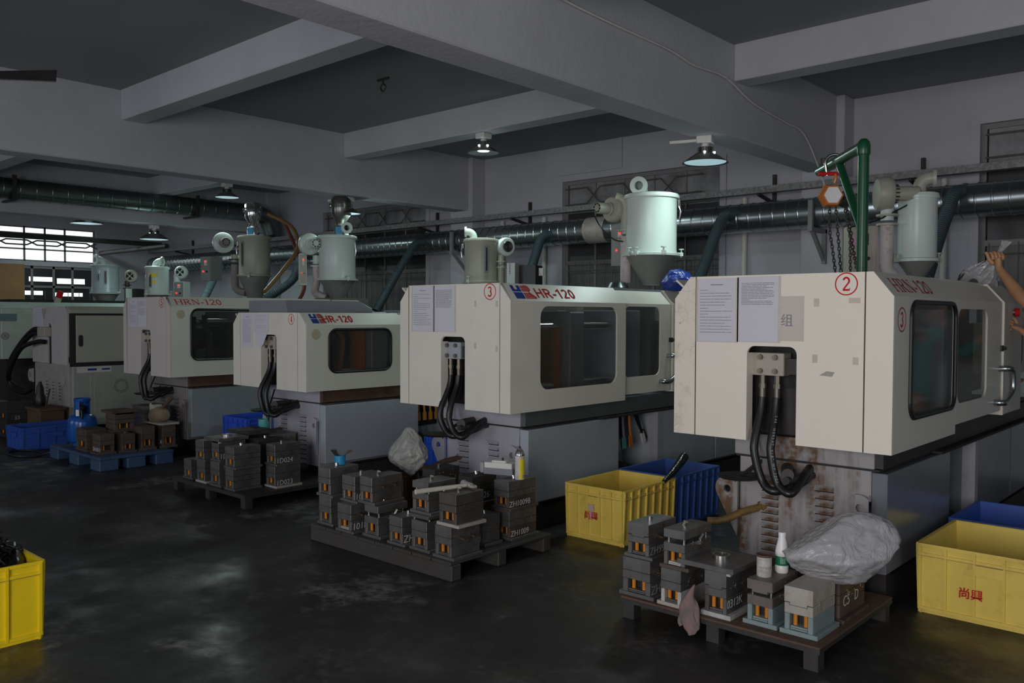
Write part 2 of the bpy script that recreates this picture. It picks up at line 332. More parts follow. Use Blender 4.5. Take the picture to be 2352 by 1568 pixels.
# serif letters drawn as strokes of unit height (stroke list: points, width)
SERIF = {
 'H': (.86, [([(.17, 0), (.17, 1)], .15), ([(.69, 0), (.69, 1)], .15), ([(.17, .5), (.69, .5)], .07), ([(.02, .025), (.32, .025)], .05), ([(.02, .975), (.32, .975)], .05), ([(.54, .025), (.84, .025)], .05), ([(.54, .975), (.84, .975)], .05)]),
 'R': (.80, [([(.17, 0), (.17, 1)], .15), ([(.02, .025), (.32, .025)], .05), ([(.02, .975), (.4, .975)], .05), (arc(.38, .74, .22, .235, 90, -90), .12), ([(.2, .5), (.4, .5)], .05), ([(.36, .5), (.66, .06)], .15), ([(.56, .025), (.80, .025)], .05)]),
 'N': (.86, [([(.15, 0), (.15, 1)], .06), ([(.70, 0), (.70, 1)], .06), ([(.16, .95), (.68, .06)], .16), ([(.02, .025), (.28, .025)], .05), ([(0, .975), (.24, .975)], .05), ([(.57, .975), (.83, .975)], .05)]),
 '-': (.42, [([(.06, .34), (.34, .34)], .11)]),
 '1': (.55, [([(.28, 0), (.28, 1)], .15), ([(.1, .025), (.46, .025)], .05), ([(.08, .86), (.28, .97)], .07)]),
 '2': (.62, [(arc(.29, .72, .21, .245, 165, -35), .12), ([(.46, .58), (.08, .09)], .10), ([(.05, .06), (.54, .06)], .12), ([(.53, .06), (.56, .2)], .05)]),
 '0': (.62, [(arc(.30, .5, .21, .45, 0, 360, 24), .12)]),
 '3': (.62, [(arc(.27, .74, .2, .22, 160, -80), .11), (arc(.27, .28, .22, .25, 80, -160), .13)]),
 '4': (.62, [([(.40, 0), (.40, 1)], .14), ([(.38, .95), (.05, .3)], .07), ([(.04, .29), (.56, .29)], .09), ([(.26, .025), (.54, .025)], .05)]),
 '5': (.62, [([(.12, .94), (.52, .94)], .12), ([(.13, .95), (.10, .55)], .06), (arc(.26, .30, .23, .27, 120, -150), .13)]),
}
def serif(s, h, f, m, parent, name='lettering', sx=1., th=.0012):
    mb = MB(); x = 0
    for ch in s:
        adv, st = SERIF[ch]
        for pts, wd in st: mb.ribbon([((x+p[0])*h*sx, p[1]*h) for p in pts], wd*h, f, th)
        x += adv
    return mb.build(name, m, parent)
def circled(ch, r, f, m, parent, name='number_mark'):
    mb = MB(); mb.ribbon(arc(0, 0, r, r, 0, 360, 36), r*.11, f, .001)
    adv, st = SERIF[ch]; h = r*1.25
    for pts, wd in st: mb.ribbon([((p[0]-.30)*h, (p[1]-.5)*h) for p in pts], wd*h*1.15, f, .001)
    return mb.build(name, m, parent)
def printed(parent, f, wd, ht, title=True, rows=18, name='printed_lines', stop=.1):
    mb = MB(); rnd = random.Random(int(wd*9999)+rows)
    y = ht*.90
    if title: mb.ribbon([(wd*.34, y), (wd*.66, y)], ht*.014, f, .0006); y -= ht*.085
    dy = (y-ht*stop)/rows
    for i in range(rows):
        l = rnd.choice((.28, .86, .88, .87, .84, .72, .9)); x = wd*.06
        while x < wd*l:
            e = min(x+wd*rnd.uniform(.06, .2), wd*l); mb.ribbon([(x, y), (e, y)], ht*.008, f, .0006); x = e+wd*.012
        y -= dy
    o = mb.build(name, M_ink, parent); return o
def helix(c, r, h, turns, wr, n=10):
    return [(c[0]+r*math.cos(2*PI*i/n), c[1]+r*math.sin(2*PI*i/n), c[2]+h*i/(n*turns)) for i in range(int(n*turns)+1)]
def smoothpath(pts, n=6):
    P = [Vector(p) for p in pts]; out = []
    for i in range(len(P)-1):
        a, b, c, d = P[max(i-1, 0)], P[i], P[i+1], P[min(i+2, len(P)-1)]
        for k in range(n):
            t = k/n; out.append(.5*((2*b)+(c-a)*t+(2*a-5*b+4*c-d)*t*t+(3*b-a-3*c+d)*t**3))
    out.append(P[-1]); return out

SANS = {'H': (.84, [([(.14, 0), (.14, 1)], .19), ([(.66, 0), (.66, 1)], .19), ([(.14, .52), (.66, .52)], .17)]),
 'R': (.84, [([(.14, 0), (.14, 1)], .19), ([(.14, .91), (.42, .91)]+arc(.42, .70, .20, .21, 80, -80, 8)+[(.42, .49), (.14, .49)], .17), ([(.40, .46), (.70, .0)], .19)]),
 '-': (.42, [([(.04, .36), (.36, .36)], .18)]),
 '1': (.62, [([(.36, 0), (.36, 1)], .19), ([(.08, .74), (.36, .93)], .15)]),
 '2': (.66, [(arc(.30, .70, .20, .22, 165, -40, 10)+[(.12, .10)], .17), ([(.04, .08), (.56, .08)], .16)]),
 '0': (.66, [(arc(.30, .5, .19, .42, 0, 360, 24), .18)])}
def sans(s, h, f, m, parent, name='lettering', sx=1.):
    mb = MB(); x = 0
    for ch in s:
        adv, st = SANS[ch]
        for pts, wd in st: mb.ribbon([((x+p[0])*h*sx, p[1]*h) for p in pts], wd*h, f, .0012)
        x += adv
    return mb.build(name, m, parent)
# ------------------------------------------------------------------ room shell
XL, XR, YB, YW, ZC, ZB, ZS = -20.5, 3.5, -3.6, 9.95, 4.13, 3.30, 3.80
struct(MB().box(XL-.2, XR+.2, YB-.2, YW+.2, -.15, 0), 'floor', M_floor)
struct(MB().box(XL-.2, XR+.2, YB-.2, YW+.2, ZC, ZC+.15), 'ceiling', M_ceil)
W2 = (-7.975, -5.408, 1.15, 3.61); W1 = (-13.9, -10.957, 1.15, 3.61); W3 = (-2.42, .20, 1.15, 3.655)
def wall_y(name, y0, y1, holes, m=M_plaster):
    mb = MB(); xs = XL-.2
    for (a, b, z0, z1) in sorted(holes):
        mb.box(xs, a, y0, y1, 0, ZC); mb.box(a, b, y0, y1, 0, z0); mb.box(a, b, y0, y1, z1, ZC); xs = b
    mb.box(xs, XR+.2, y0, y1, 0, ZC); return struct(mb, name, m)
wall_y('wall_window_side', YW, YW+.22, [W1, W2, W3])
wall_y('wall_aisle_side', YB-.2, YB, [(-14.9, -11.1, .6, 3.3), (-8.5, -4.7, .6, 3.3), (-1.65, 1.65, .4, 3.1)])
FWN = (5.2, 8.335, 2.80, 3.56); FW2 = (5.2, 8.335, 1.2, 2.70)
mb = MB(); x0, x1 = XL-.2, XL
mb.box(x0, x1, YB, FWN[0], 0, ZC).box(x0, x1, FWN[1], YW, 0, ZC).box(x0, x1, FWN[0], FWN[1], FWN[3], ZC).box(x0, x1, FWN[0], FWN[1], FW2[3], FWN[2]).box(x0, x1, FWN[0], FWN[1], 0, FW2[2])
struct(mb, 'wall_far_end', M_plaster)
mb = MB(); mb.box(XR, XR+.2, YB, .8, 0, ZC).box(XR, XR+.2, 4.2, YW, 0, ZC).box(XR, XR+.2, .8, 4.2, 3.2, ZC).box(XR, XR+.2, .8, 4.2, 0, .8)
struct(mb, 'wall_near_end', M_plaster)
MAINX = (2.03, -3.82, -9.67, -15.52)
for x in MAINX: struct(MB().box(x-.32, x, YB, 9.66, ZB, ZC+.01, bev=.012), 'beam', M_beam)
ends = [XR] + [v for x in MAINX for v in (x, x-.32)] + [XL]
for y in (-1.85, 1.18, 4.22, 7.25):
    for a, b in ((XR, 2.03), (1.71, -3.82), (-4.14, -9.67), (-9.99, -15.52), (-15.84, XL)):
        struct(MB().box(b, a, y, y+.26, ZS, ZC+.01, bev=.008), 'beam', M_beam)
for x in MAINX: struct(MB().box(x-.40, x+.09, 9.66, YW, 0, ZC, bev=.008), 'column', M_plaster)
# plaster bands round the windows, raised conduit strips and pipes on the window wall
mb = MB()
for (a, b, z0, z1) in (W1, W2, W3):
    mb.box(a-.085, a, YW-.022, YW, z0, z1+.085).box(b, b+.085, YW-.022, YW, z0, z1+.085).box(a, b, YW-.022, YW, z1, z1+.085)
mb.box(-6.97, -6.925, YW-.02, YW, 3.745, ZC).box(-8.06, -6.925, YW-.02, YW, 3.705, 3.745)
struct(mb, 'trim_1', M_plaster)
struct(MB().box(XL, XR, YW-.012, YW, 0, 1.10), 'trim_2', M_lowwall)
for x, lb in ((-5.05, 'white vertical pipe right of the largest hopper below the duct'), (-8.3, 'white vertical pipe behind the open black control box'), (-3.35, 'white vertical pipe behind the chain hoist'), (-2.75, 'white vertical pipe behind the narrow hopper'), (-9.15, 'white vertical pipe beside the column behind the small beige hopper')):
    tag(C('wall_pipe', M_whiteg, None, (x, YW-.045, 0), (x, YW-.045, 3.12), .034), lb, 'pipe', 'white pipes on the window wall')
# ------------------------------------------------------------------ windows
def grille_row(x0, x1, z0, z1, y, step=.62, r=.010):
    mb = MB(); zm = (z0+z1)/2; h = (z1-z0)*.30; x = x0; k = 0
    for sgn in (1, -1):
        pts = []; x = x0; s = sgn
        while x < x1:
            pts += [(x, y-.004*sgn, zm+s*h), (min(x+step*.62, x1), y-.004*sgn, zm+s*h)]; x += step; s = -s
        mb.tube(pts, r, 6)
    return mb
def wall_window(n, W, upper_split=3.17):
    x0, x1, z0, z1 = W
    t = thing('window_%d' % n, None, None, ((x0+x1)/2, YW+.08, z0)); t['kind'] = 'structure'
    cx, cy, cz = t.location; X0, X1, Z1 = x0-cx, x1-cx, z1-z0; ZU = upper_split-z0; ZM = 2.42-z0
    f = MB(); f.box(X0, X0+.05, -.03, .03, 0, Z1).box(X1-.05, X1, -.03, .03, 0, Z1).box(X0+.05, X1-.05, -.03, .03, Z1-.05, Z1).box(X0+.05, X1-.05, -.03, .03, 0, .05)
    f.build('frame', M_winf, t)
    for z in (ZU, ZM): B('transom', M_winf, t, X0+.05, X1-.05, -.03, .03, z-.03, z+.03)
    nx = 5
    for i in range(nx):
        a = X0+.05+(X1-X0-.1)*i/nx; b = X0+.05+(X1-X0-.1)*(i+1)/nx
        for lo, hi, m in ((ZU+.03, Z1-.05, M_dirtyglass), (ZM+.03, ZU-.03, M_darkglass), (.05, ZM-.03, M_lowglass)):
            B('pane', m, t, a+.012, b-.012, -.004, .004, lo, hi)
            if i: B('glazing_bar', M_winf, t, a-.013, a+.013, -.02, .02, lo, hi)
    grille_row(X0+.05, X1-.05, ZU+.02, Z1-.04, -.085).build('iron_grille', M_grille, t, True)
    g = MB()
    for i in range(19):
        x = X0+.1+(X1-X0-.2)*i/18; g.cyl((x, -.085, .05), (x, -.085, ZM), .006, n=6)
    for z in (.35, ZM-.12): g.cyl((X0+.05, -.085, z), (X1-.05, -.085, z), .007, n=6)
    g.build('iron_bars', M_grille, t, True)
    bk = MB().box(X0, X1, .125, .14, 0, Z1).build('dark_backing', M_dark, t)  # dark sheet closing the window behind the panes
    return t
wall_window(1, W1); wall_window(2, W2); wall_window(3, W3, 3.2)
# bright frosted window in the far end wall, with the barred opening under it
t = thing('window_4', None, None, (XL-.06, FWN[0], FWN[2])); t['kind'] = 'structure'
L_, H_ = FWN[1]-FWN[0], FWN[3]-FWN[2]
f = MB(); f.box(-.03, .03, 0, .05, 0, H_).box(-.03, .03, L_-.05, L_, 0, H_).box(-.03, .03, .05, L_-.05, H_-.035, H_).box(-.03, .03, .05, L_-.05, 0, .03); f.build('frame', M_winf, t)
ys = [.05, .62, 1.05, 1.63, 2.05, 2.47, L_-.05]
B('transom', M_winf, t, -.03, .03, .05, L_-.05, .245, .28)
B('transom', M_winf, t, -.03, .03, .05, L_-.05, H_-.17, H_-.14)
for i, (a, b) in enumerate(zip(ys, ys[1:])):
    for lo, hi in ((.03, .245), (.28, H_-.17), (H_-.14, H_-.035)):
        B('pane', M_bright, t, -.006, .006, a, b, lo, hi)
    if i: B('mullion', M_winf, t, -.03, .03, a-.02, a+.02, 0, H_)
mb = MB()
for sgn in (1, -1):
    pts = []; y = 0.; s = sgn
    while y < L_: pts += [(.10+.01*sgn, y, .40+s*.05), (.10+.01*sgn, min(y+.42, L_), .40+s*.05)]; y += .62; s = -s
    mb.tube(pts, .019, 6)
mb.build('iron_grille', M_grille, t, True)
t = thing('window_5', None, None, (XL-.06, FW2[0], FW2[2])); t['kind'] = 'structure'
H2 = FW2[3]-FW2[2]
f = MB(); f.box(-.03, .03, 0, .06, 0, H2).box(-.03, .03, L_-.06, L_, 0, H2).box(-.03, .03, .06, L_-.06, H2-.06, H2); f.build('frame', M_winf, t)
for z in (.55, 1.02): B('transom', M_winf, t, -.03, .03, .06, L_-.06, z, z+.05)
for y in (.6, 1.15, 1.75, 2.2, 2.6): B('mullion', M_winf, t, -.03, .03, y, y+.05, 0, H2)
B('pane', M_darkglass, t, -.004, .004, .06, L_-.06, 0, H2)
for a, b, c_, d in ((1.72, 2.25, 1.16, 1.26), (1.5, 2.0, .86, .95), (2.3, 2.9, 1.12, 1.24), (2.25, 2.85, .84, .92), (1.0, 1.4, 1.15, 1.24)): B('daylit_gap', M_bright, t, .004, .008, a, b, c_, d)
g = MB()
for i in range(13): g.cyl((.09, .1+i*.24, 0), (.09, .1+i*.24, .95), .007, n=6)
g.build('iron_bars', M_grille, t, True)
tag(B('plywood_board', M_wood, None, XL+.02, XL+.05, 5.0, 6.80, 1.5, 2.72), 'brown plywood board leaning over the barred window under the bright panes', 'board')
# ------------------------------------------------------------------ tray and ducts along the window wall
t = thing('cable_tray', 'long weathered grey metal tray on black brackets along the window wall', 'cable tray', (-8, 9.54, 3.108))
mb = MB(); mb.box(-12.45, 11.4, -.004, 0, 0, .075).box(-12.45, 11.4, 0, .105, 0, .004).box(-12.45, 11.4, .101, .105, 0, .075); mb.build('channel', M_tray, t)
for x in (-4.67, -8.6, -2.97, -10.66, -13.4, -16.4, -19.0, -6.6):
    b = MB(); X = x-(-8); b.box(X-.02, X+.02, (.365 if 1 else 0), .405, -.13, .26).bar((X, .38, -.09), (X, -.05, -.02), .03, .035); b.build('bracket', M_iron, t)
def duct(name, label, axis_pts, r, m, seam, seam_m, loc):
    t = thing(name, label, 'duct', loc); P = [Vector(p)-Vector(loc) for p in axis_pts]
    MB().tube(P, r, 28).build('pipe', m, t, True)
    mb = MB(); a, b = P[0], P[-1]; n = int((b-a).length/seam); d = (b-a).normalized()
    sl = Vector((0, 0, 1)).cross(d)
    for i in range(1, n):
        p = a+d*(seam*i); mb.lathe([(r+.001, -.012), (r+.007, -.004), (r+.007, .004), (r+.001, .012)], p, 28, (sl, (d+sl*.0).cross(sl).normalized(), (d).normalized()), False, False)
    s_ = mb.build('seam_ribs', seam_m, t, True); s_['kind'] = 'stuff'
    return t
DY, DZ, DR = 9.46, 2.81, .17
td = duct('exhaust_duct', 'large ribbed galvanised exhaust duct running along the window wall', [(-20.0, DY, DZ), (3.4, DY, DZ)], DR, M_galv, .15, M_galv, (-8, DY, DZ))
mb = MB(); mb.lathe([(DR+.004, -.17), (DR+.009, -.17), (DR+.009, .17), (DR+.004, .17)], (-6.95+8, 0, 0), 28, 'x', False, False); mb.build('joint_collar', M_steel2, td, True)
for x in (-3.93, -9.62, -15.47, 1.95):
    X = x+8; b = MB(); b.box(X-.025, X+.025, -.225, -.185, -.22, .12).box(X-.025, X+.025, -.185, .198, -.22, -.175).bar((X, -.16, -.21), (X, .17, -.52), .04, .04).box(X-.025, X+.025, .155, .198, -.56, -.175); b.build('bracket', M_winf, td)
tl = duct('exhaust_duct', 'dull ribbed duct running in front of the far ceiling beam to a corner bend', [(-15.18, -2.0, 3.64), (-15.18, 9.0, 3.64)], .165, M_dgalv, .24, M_dgalv, (-15.18, 5, 3.64))
MB().tube(smoothpath([(0, 4.0, 0), (0, 4.25, 0), (-.02, 4.5, -.08), (-.04, 4.62, -.35), (-.04, 4.62, -.36)], 5), .165, 24).build('elbow', M_dgalv, tl, True)
for y in (-.14, 2.94): MB().box(-.33, .19, y-.03, y+.03, -.20, -.17).box(.17, .20, y-.03, y+.03, -.20, .20).build('bracket', M_iron, tl)
tag(MB().cyl((-20.45, 8.42, 3.05), (-17.2, 8.42, 3.05), .05, n=10).build('support_pipe', M_iron, None, True), 'dark horizontal pipe crossing below the far beam', 'pipe')
tag(B('steel_channel', M_iron, None, -18.5, -18.42, 3.0, 8.9, 3.12, 3.22), 'dark steel channel crossing in front of the bright window', 'channel')
# ------------------------------------------------------------------ ceiling fittings
wire = smoothpath([(-3.80, 2.9, 4.10), (-3.80, 3.7, 3.98), (-3.80, 4.6, 3.86), (-3.80, 5.3, 3.83), (-3.80, 6.1, 3.82), (-3.80, 6.5, 3.78), (-3.80, 7.05, 3.79), (-3.80, 7.6, 3.66), (-3.80, 8.3, 3.6), (-3.80, 8.75, 3.55), (-3.80, 9.2, 3.2), (-3.80, 9.35, 3.0)], 5)
t = tag(MB().tube(wire, .009, 6).build('ceiling_cable', M_whiteg, None, True), 'thin pale cable sagging along the face of the big ceiling beam', 'cable')
def lamp(x, y, z, r, label, soft=True, energy=6., drop=.0, rz=0., tray=0):
    t = thing('high_bay_lamp', label, 'ceiling lamp', (x, y, z), rz, 'conical shop lamps under the ceiling beams')
    B('mount_box', M_whiteg, t, -.07, .07, -.07, .07, -.065, 0, bev=.006)
    if tray: B('cable_duct', M_whiteg, t, -.33, -.07, -.02, .02, -.045, -.02)
    C('neck', M_whiteg, t, (0, 0, -.065), (0, 0, -.10-drop), .032, .04)
    mb = MB(); k = r/.20; z0 = -.10-drop
    for i in range(18):
        a = 2*PI*i/18; mb.bar((.045*math.cos(a), .045*math.sin(a), z0-.03), (.072*k*math.cos(a), .072*k*math.sin(a), z0-.03), .006, .06)
    mb.cyl((0, 0, z0), (0, 0, z0-.06), .055); mb.build('heat_sink', M_lampout, t, True)
    zr = z0-.055-.085*k
    MB().lathe([(.085*k, z0-.055), (.20*k, zr+.006), (.205*k, zr), (.197*k, zr+.002), (.082*k, z0-.060)], (0, 0, 0), 36, 'z', False, False).build('shade', M_lampout, t, True)
    if soft: C('lens', M_ledsoft, t, (0, 0, zr+.012), (0, 0, zr+.008), .185*k, n=36)
    else:
        MB().lathe([(.193*k, zr+.004), (.10*k, zr+.035), (.06*k, zr+.038)], (0, 0, 0), 36, 'z', False, False).build('reflector', M_lampin, t, True); C('led_disc', M_led, t, (0, 0, zr+.030), (0, 0, zr+.026), .07*k, n=24)
    for s in (-1, 1): C('glow_stud', M_led, t, (RTX*s*.05+.05, RTY*s*.05-.055, z0-.066), (RTX*s*.05+.05, RTY*s*.05-.055, z0-.048), .011, n=8) if not soft or r > .2 else None
    l = area('lamp_light', (0, 0, zr-.03), .34*k, energy, (.76, .97, .93), (0, 0, 0), disk=True); l.parent = t
    return t
RTX, RTY = .742, .67
lamp(-7.12, 7.37, ZS, .19, 'lit conical lamp with glaring disc under the middle cross beam', False, 16, .0)
lamp(-4.02, 7.10, ZB, .205, 'shop lamp with a patterned lens under the big right-hand main beam', True, 11, 0, .3, 1)
lamp(-9.86, 7.46, ZB, .19, 'shop lamp hanging in front of the dark vacuum loader', True, 13, 0, .3, 1)
lamp(-12.98, 7.38, ZS, .20, 'small dark lamp beside the beam above the chrome vacuum loader', True, 14)
lamp(-15.72, 7.45, ZB, .27, 'wide lamp with bright studs over the small white hopper dryer', True, 18)
lamp(-18.6, 7.38, ZS, .30, 'flat lit lamp under the far beam next to the bright window', True, 16, .0)
tag(B('tube_light', M_ledsoft, None, -18.6, -18.4, 7.3, 7.46, 3.73, 3.80), 'pale tube light under the far ceiling beam left of the flat lamp', 'light')
t = thing('ceiling_hook', 'small iron fan hook fixed in the dark ceiling bay', 'hook', (-7.11, 5.84, ZC))
mb = MB(); mb.tube([(-.09, 0, -.01), (.09, 0, -.01)], .012, 6); mb.build('plate', M_iron, t, True)
T('hook', M_iron, t, smoothpath([(0, 0, 0), (0, 0, -.05), (.04, 0, -.09), (0, 0, -.14), (-.04, 0, -.09), (0, 0, -.05)], 4), .009, 6)
t = thing('ceiling_fan', 'dark blade of a ceiling fan reaching in at the upper left', 'fan', (-5.78, 1.42, ZC))
C('down_rod', M_iron, t, (0, 0, 0), (0, 0, -1.1), .014); MB().lathe([(.03, -1.02), (.12, -1.06), (.14, -1.13), (.10, -1.19), (.02, -1.2)], (0, 0, 0), 24).build('motor', M_iron, t, True)
for k in range(3):
    a = math.radians(42.5+120*k); d = Vector((math.cos(a), math.sin(a), 0)); n_ = Vector((-d.y, d.x, .62))
    mb = MB(); q = [d*.12-n_*.045, d*.60-n_*.08, d*.79-n_*.10, d*.70+n_*.085, d*.12+n_*.045]
    zz = Vector((0, 0, -1.13)); up_ = Vector((0, 0, .006)); a_ = [mb.bm.verts.new(p+zz) for p in q]; b_ = [mb.bm.verts.new(p+zz+up_) for p in q]
    mb.bm.faces.new(a_); mb.bm.faces.new(b_[::-1])
    for i in range(5): mb.bm.faces.new((a_[i], a_[(i+1) % 5], b_[(i+1) % 5], b_[i]))
    mb.build('blade', M_iron, t)
# ------------------------------------------------------------------ injection moulding machines
def streaked(name):   # grey paint with rust runs that hang straight down
    m = mat(name, (.33, .315, .325), .5, col2=(.24, .20, .18), nscale=3, amt=.8)
    nt = m.node_tree; N = nt.nodes.new; L = nt.links.new; b = nt.nodes['Principled BSDF']; src = b.inputs['Base Color'].links[0].from_socket
    tc = N('ShaderNodeTexCoord'); mp = N('ShaderNodeMapping'); mp.inputs['Scale'].default_value = (1, 1, .13); L(tc.outputs['Object'], mp.inputs['Vector'])
    n = N('ShaderNodeTexNoise'); n.inputs['Scale'].default_value = 6.5; n.inputs['Detail'].default_value = 5; n.inputs['Roughness'].default_value = .6; L(mp.outputs[0], n.inputs['Vector'])
    r = N('ShaderNodeMapRange'); r.inputs['From Min'].default_value = .46; r.inputs['From Max'].default_value = .60; L(n.outputs['Fac'], r.inputs['Value'])
    n2 = N('ShaderNodeTexNoise'); n2.inputs['Scale'].default_value = 22; n2.inputs['Detail'].default_value = 6; L(tc.outputs['Object'], n2.inputs['Vector'])
    mu = N('ShaderNodeMath'); mu.operation = 'MULTIPLY'; mu.use_clamp = True; L(r.outputs[0], mu.inputs[0])
    r2 = N('ShaderNodeMapRange'); r2.inputs['From Min'].default_value = .30; r2.inputs['From Max'].default_value = .55; L(n2.outputs['Fac'], r2.inputs['Value']); L(r2.outputs[0], mu.inputs[1])
    mx = N('ShaderNodeMix'); mx.data_type = 'RGBA'; L(mu.outputs[0], mx.inputs['Factor']); L(src, mx.inputs[6]); mx.inputs[7].default_value = (.125, .062, .025, 1); L(mx.outputs[2], b.inputs['Base Color']); return m
M_streak = streaked('rust_streaked_paint')
def hose_print(t, path, r, s, start):
    P = [Vector(q) for q in path]; L_ = [0]
    for a, b in zip(P, P[1:]): L_.append(L_[-1]+(b-a).length)
    R_, K_ = Vector((.742, .670, 0)), Vector((.670, -.742, 0)); bm = bmesh.new(); d = start
    for ch in s:
        if d > L_[-1]-.05: break
        k = max(i for i in range(len(L_)-1) if L_[i] <= d); f = (d-L_[k])/max(1e-6, L_[k+1]-L_[k]); q = P[k].lerp(P[k+1], f); tg = (P[k+1]-P[k]).normalized()
        if ch != ' ':
            o = text(ch, .020, lambda u, v, dd: q+tg*u+R_*(v-.007)+K_*(r+dd), M_white, None, 'g', th=.0004); bm.from_mesh(o.data); me = o.data; bpy.data.objects.remove(o); bpy.data.meshes.remove(me)
        d += .0165 if ch not in ' .1' else .010
    me = bpy.data.meshes.new('hose_print'); bm.to_mesh(me); bm.free(); me.materials.append(mat('hose_print_white', (.42, .42, .42), .7)); o = bpy.data.objects.new('hose_print', me); COL.objects.link(o); o.parent = t
LOUV = None
def louver_mesh():
    mb = MB(); mb.prism([(0, 0), (-.024, .002), (-.024, .007), (0, .030)], lambda u, v: Vector((-.055, u, v)), lambda u, v: Vector((.055, u, v)))
    return mb
def hydraulics(t, x0=-.10, ztop=1.31, low=.66, rside=.12, blockm=None, y0=.06, bow=.075, prt=False):
    blk = MB().box(x0-.07, x0+.13, y0, y0+.10, ztop, ztop+.13, bev=.004).build('manifold_block', blockm or M_beige, t)
    mb = MB()
    for bx in (x0-.01, x0+.08):
        for bz in (ztop+.025, ztop+.105): mb.cyl((bx, y0-.018, bz), (bx, y0, bz), .016, n=8).cyl((bx, y0-.022, bz), (bx, y0-.016, bz), .009, n=6)
    mb.build('block_bolt', mat('fitting_steel', (.24, .215, .18), .5, .7, amt=.6), blk, True)
    MB().box(x0+.13, x0+.30, y0+.02, y0+.12, ztop+.01, ztop+.10).build('valve_arm', M_iron, t)
    for k, fx in enumerate((x0-.015, x0+.075)):
        f = MB(); f.cyl((fx, y0+.04, ztop), (fx, y0+.04, ztop-.05), .017, n=6).cyl((fx, y0+.04, ztop-.05), (fx, y0+.04, ztop-.075), .022, n=6).cyl((fx, y0+.04, ztop-.075), (fx, y0+.04, ztop-.16), .0165 if k else .018, n=12)
        f.build('hose_fitting', mat('fitting_steel', (.24, .215, .18), .5, .7, amt=.6), t, True)
        p = smoothpath([(fx, y0+.04, ztop-.13), (fx+.0, y0+.02, ztop-.22), (fx-.005+.01*k, y0-bow*.7, ztop-.36), (fx+.0+.01*k, y0-bow, .86), (fx+.045, y0-bow*.9, low+.05), (fx+.13, y0-.05, low), (x0+.10+rside, y0+.08, low+.05+.03*k), (x0+.12+rside*.7, y0+.2, low+.09+.02*k)], 7)
        T('hydraulic_hose', M_black, t, p, .024, 12)
        if prt and k == 1: hose_print(t, p, .0245, 'SAE  100R2AT  5/8" W.P.2001 PSI WB', .10)
    el = MB(); el.cyl((x0+.06, .28, low+.09), (x0+.06+rside, .02, low+.10), .035, n=12).cyl((x0+.10+rside, .28, low+.07), (x0+.06+rside, .0, low+.07), .022, n=10); el.build('pipe_elbow', M_iron, t, True)
def base_body(t, front_m, side_m, band_m, rust=False, rail_m=None, panel_y=(.35, 1.46), recess=True):
    body = B('base_body', front_m, t, -.34, .45, .27, 1.46, .19, .80, bev=.006)
    B('upper_band', band_m, t, -.37, .47, .26, 4.15, .806, .94, bev=.004)
    B('side_rail', rail_m or band_m, t, .47, .515, .27, 4.15, .812, .938); MB().box(-.36, .50, .26, 1.47, .795, .806).box(.2, .56, 1.2, 4.15, .79, .806).build('band_gap', M_dark, t)
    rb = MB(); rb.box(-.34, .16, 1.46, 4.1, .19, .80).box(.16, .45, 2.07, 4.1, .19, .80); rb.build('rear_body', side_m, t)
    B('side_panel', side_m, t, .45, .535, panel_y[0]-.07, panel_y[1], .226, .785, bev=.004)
    if recess:
        MB().prism([(1.47, .19), (2.06, .19), (2.06, .24), (1.47, .42)], lambda u, v: Vector((.17, u, v)), lambda u, v: Vector((.46, u, v))).build('chute_floor', M_iron, t)
        B('recess_back', M_dark, t, .16, .17, 1.47, 2.06, .42, .80)
    B('corner_post', M_vgrey, t, .45, .535, 2.07, 2.15, .19, .80)
    B('rear_side_panel', side_m, t, .45, .53, 2.16, 3.12, .226, .785, bev=.004)
    B('rear_side_panel', side_m, t, .45, .53, 3.15, 4.1, .226, .785, bev=.004)
    MB().box(-.30, .42, .45, 4.0, .02, .19).box(.40, .49, .42, .50, 0, .19).box(-.38, -.30, .42, .50, 0, .19).box(.36, .49, .5, 4.0, .0, .17).build('plinth', M_iron, t)
    for x in (-.14, .19):
        for i in range(11):
            o = bpy.data.objects.new('louver', LOUV); COL.objects.link(o); o.parent = t; o.location = (x, .272, .205+.0445*i)
            e = bpy.data.objects.new('louver_shadow_slit', SLIT); COL.objects.link(e); e.parent = o
            if o.data.materials[0] != front_m:
                o.material_slots[0].link = 'OBJECT'; o.material_slots[0].material = front_m
    # lifting lugs with an eye
    for x, nm in ((-.36, 1), (.45, 0)):
        ol = [(x+(.02 if nm else 0), .30)]+[(x-.055+.075*math.cos(a), .585+.075*math.sin(a)) for a in [math.radians(215-15*i) for i in range(13)]]+[(x+(.02 if nm else 0), .66)]
        plate('lifting_lug', front_m, t, [ol, arc(x-.05, .585, .024, .024, 0, 330, 11)], front(0, .262, 0), .02)
    s_ = MB(); s_.tube(smoothpath([(-.44, .06, .41), (-.36, .10, .42), (-.27, .18, .47), (-.19, .28, .50)], 5), .022, 10); s_.cyl((-.20, .262, .496), (-.185, .285, .503), .034, n=12); s_.build('lagged_pipe_stub', M_rust if not rust else mat('yellowed_pipe', (.22, .13, .035), .6, col2=(.06, .035, .02), nscale=20, amt=.9), t, True)
    pt = MB(); pt.lathe([(.0, -.012), (.12, -.012), (.14, 0), (.13, .004), (.0, -.004)], (-.26, .12, .70), 20); pt.bar((-.26, .12, .69), (-.20, .28, .78), .02, .02).bar((-.2, .2, .9), (-.1, .06, .7), .012, .012); pt.build('drip_tray', M_iron, t, True)
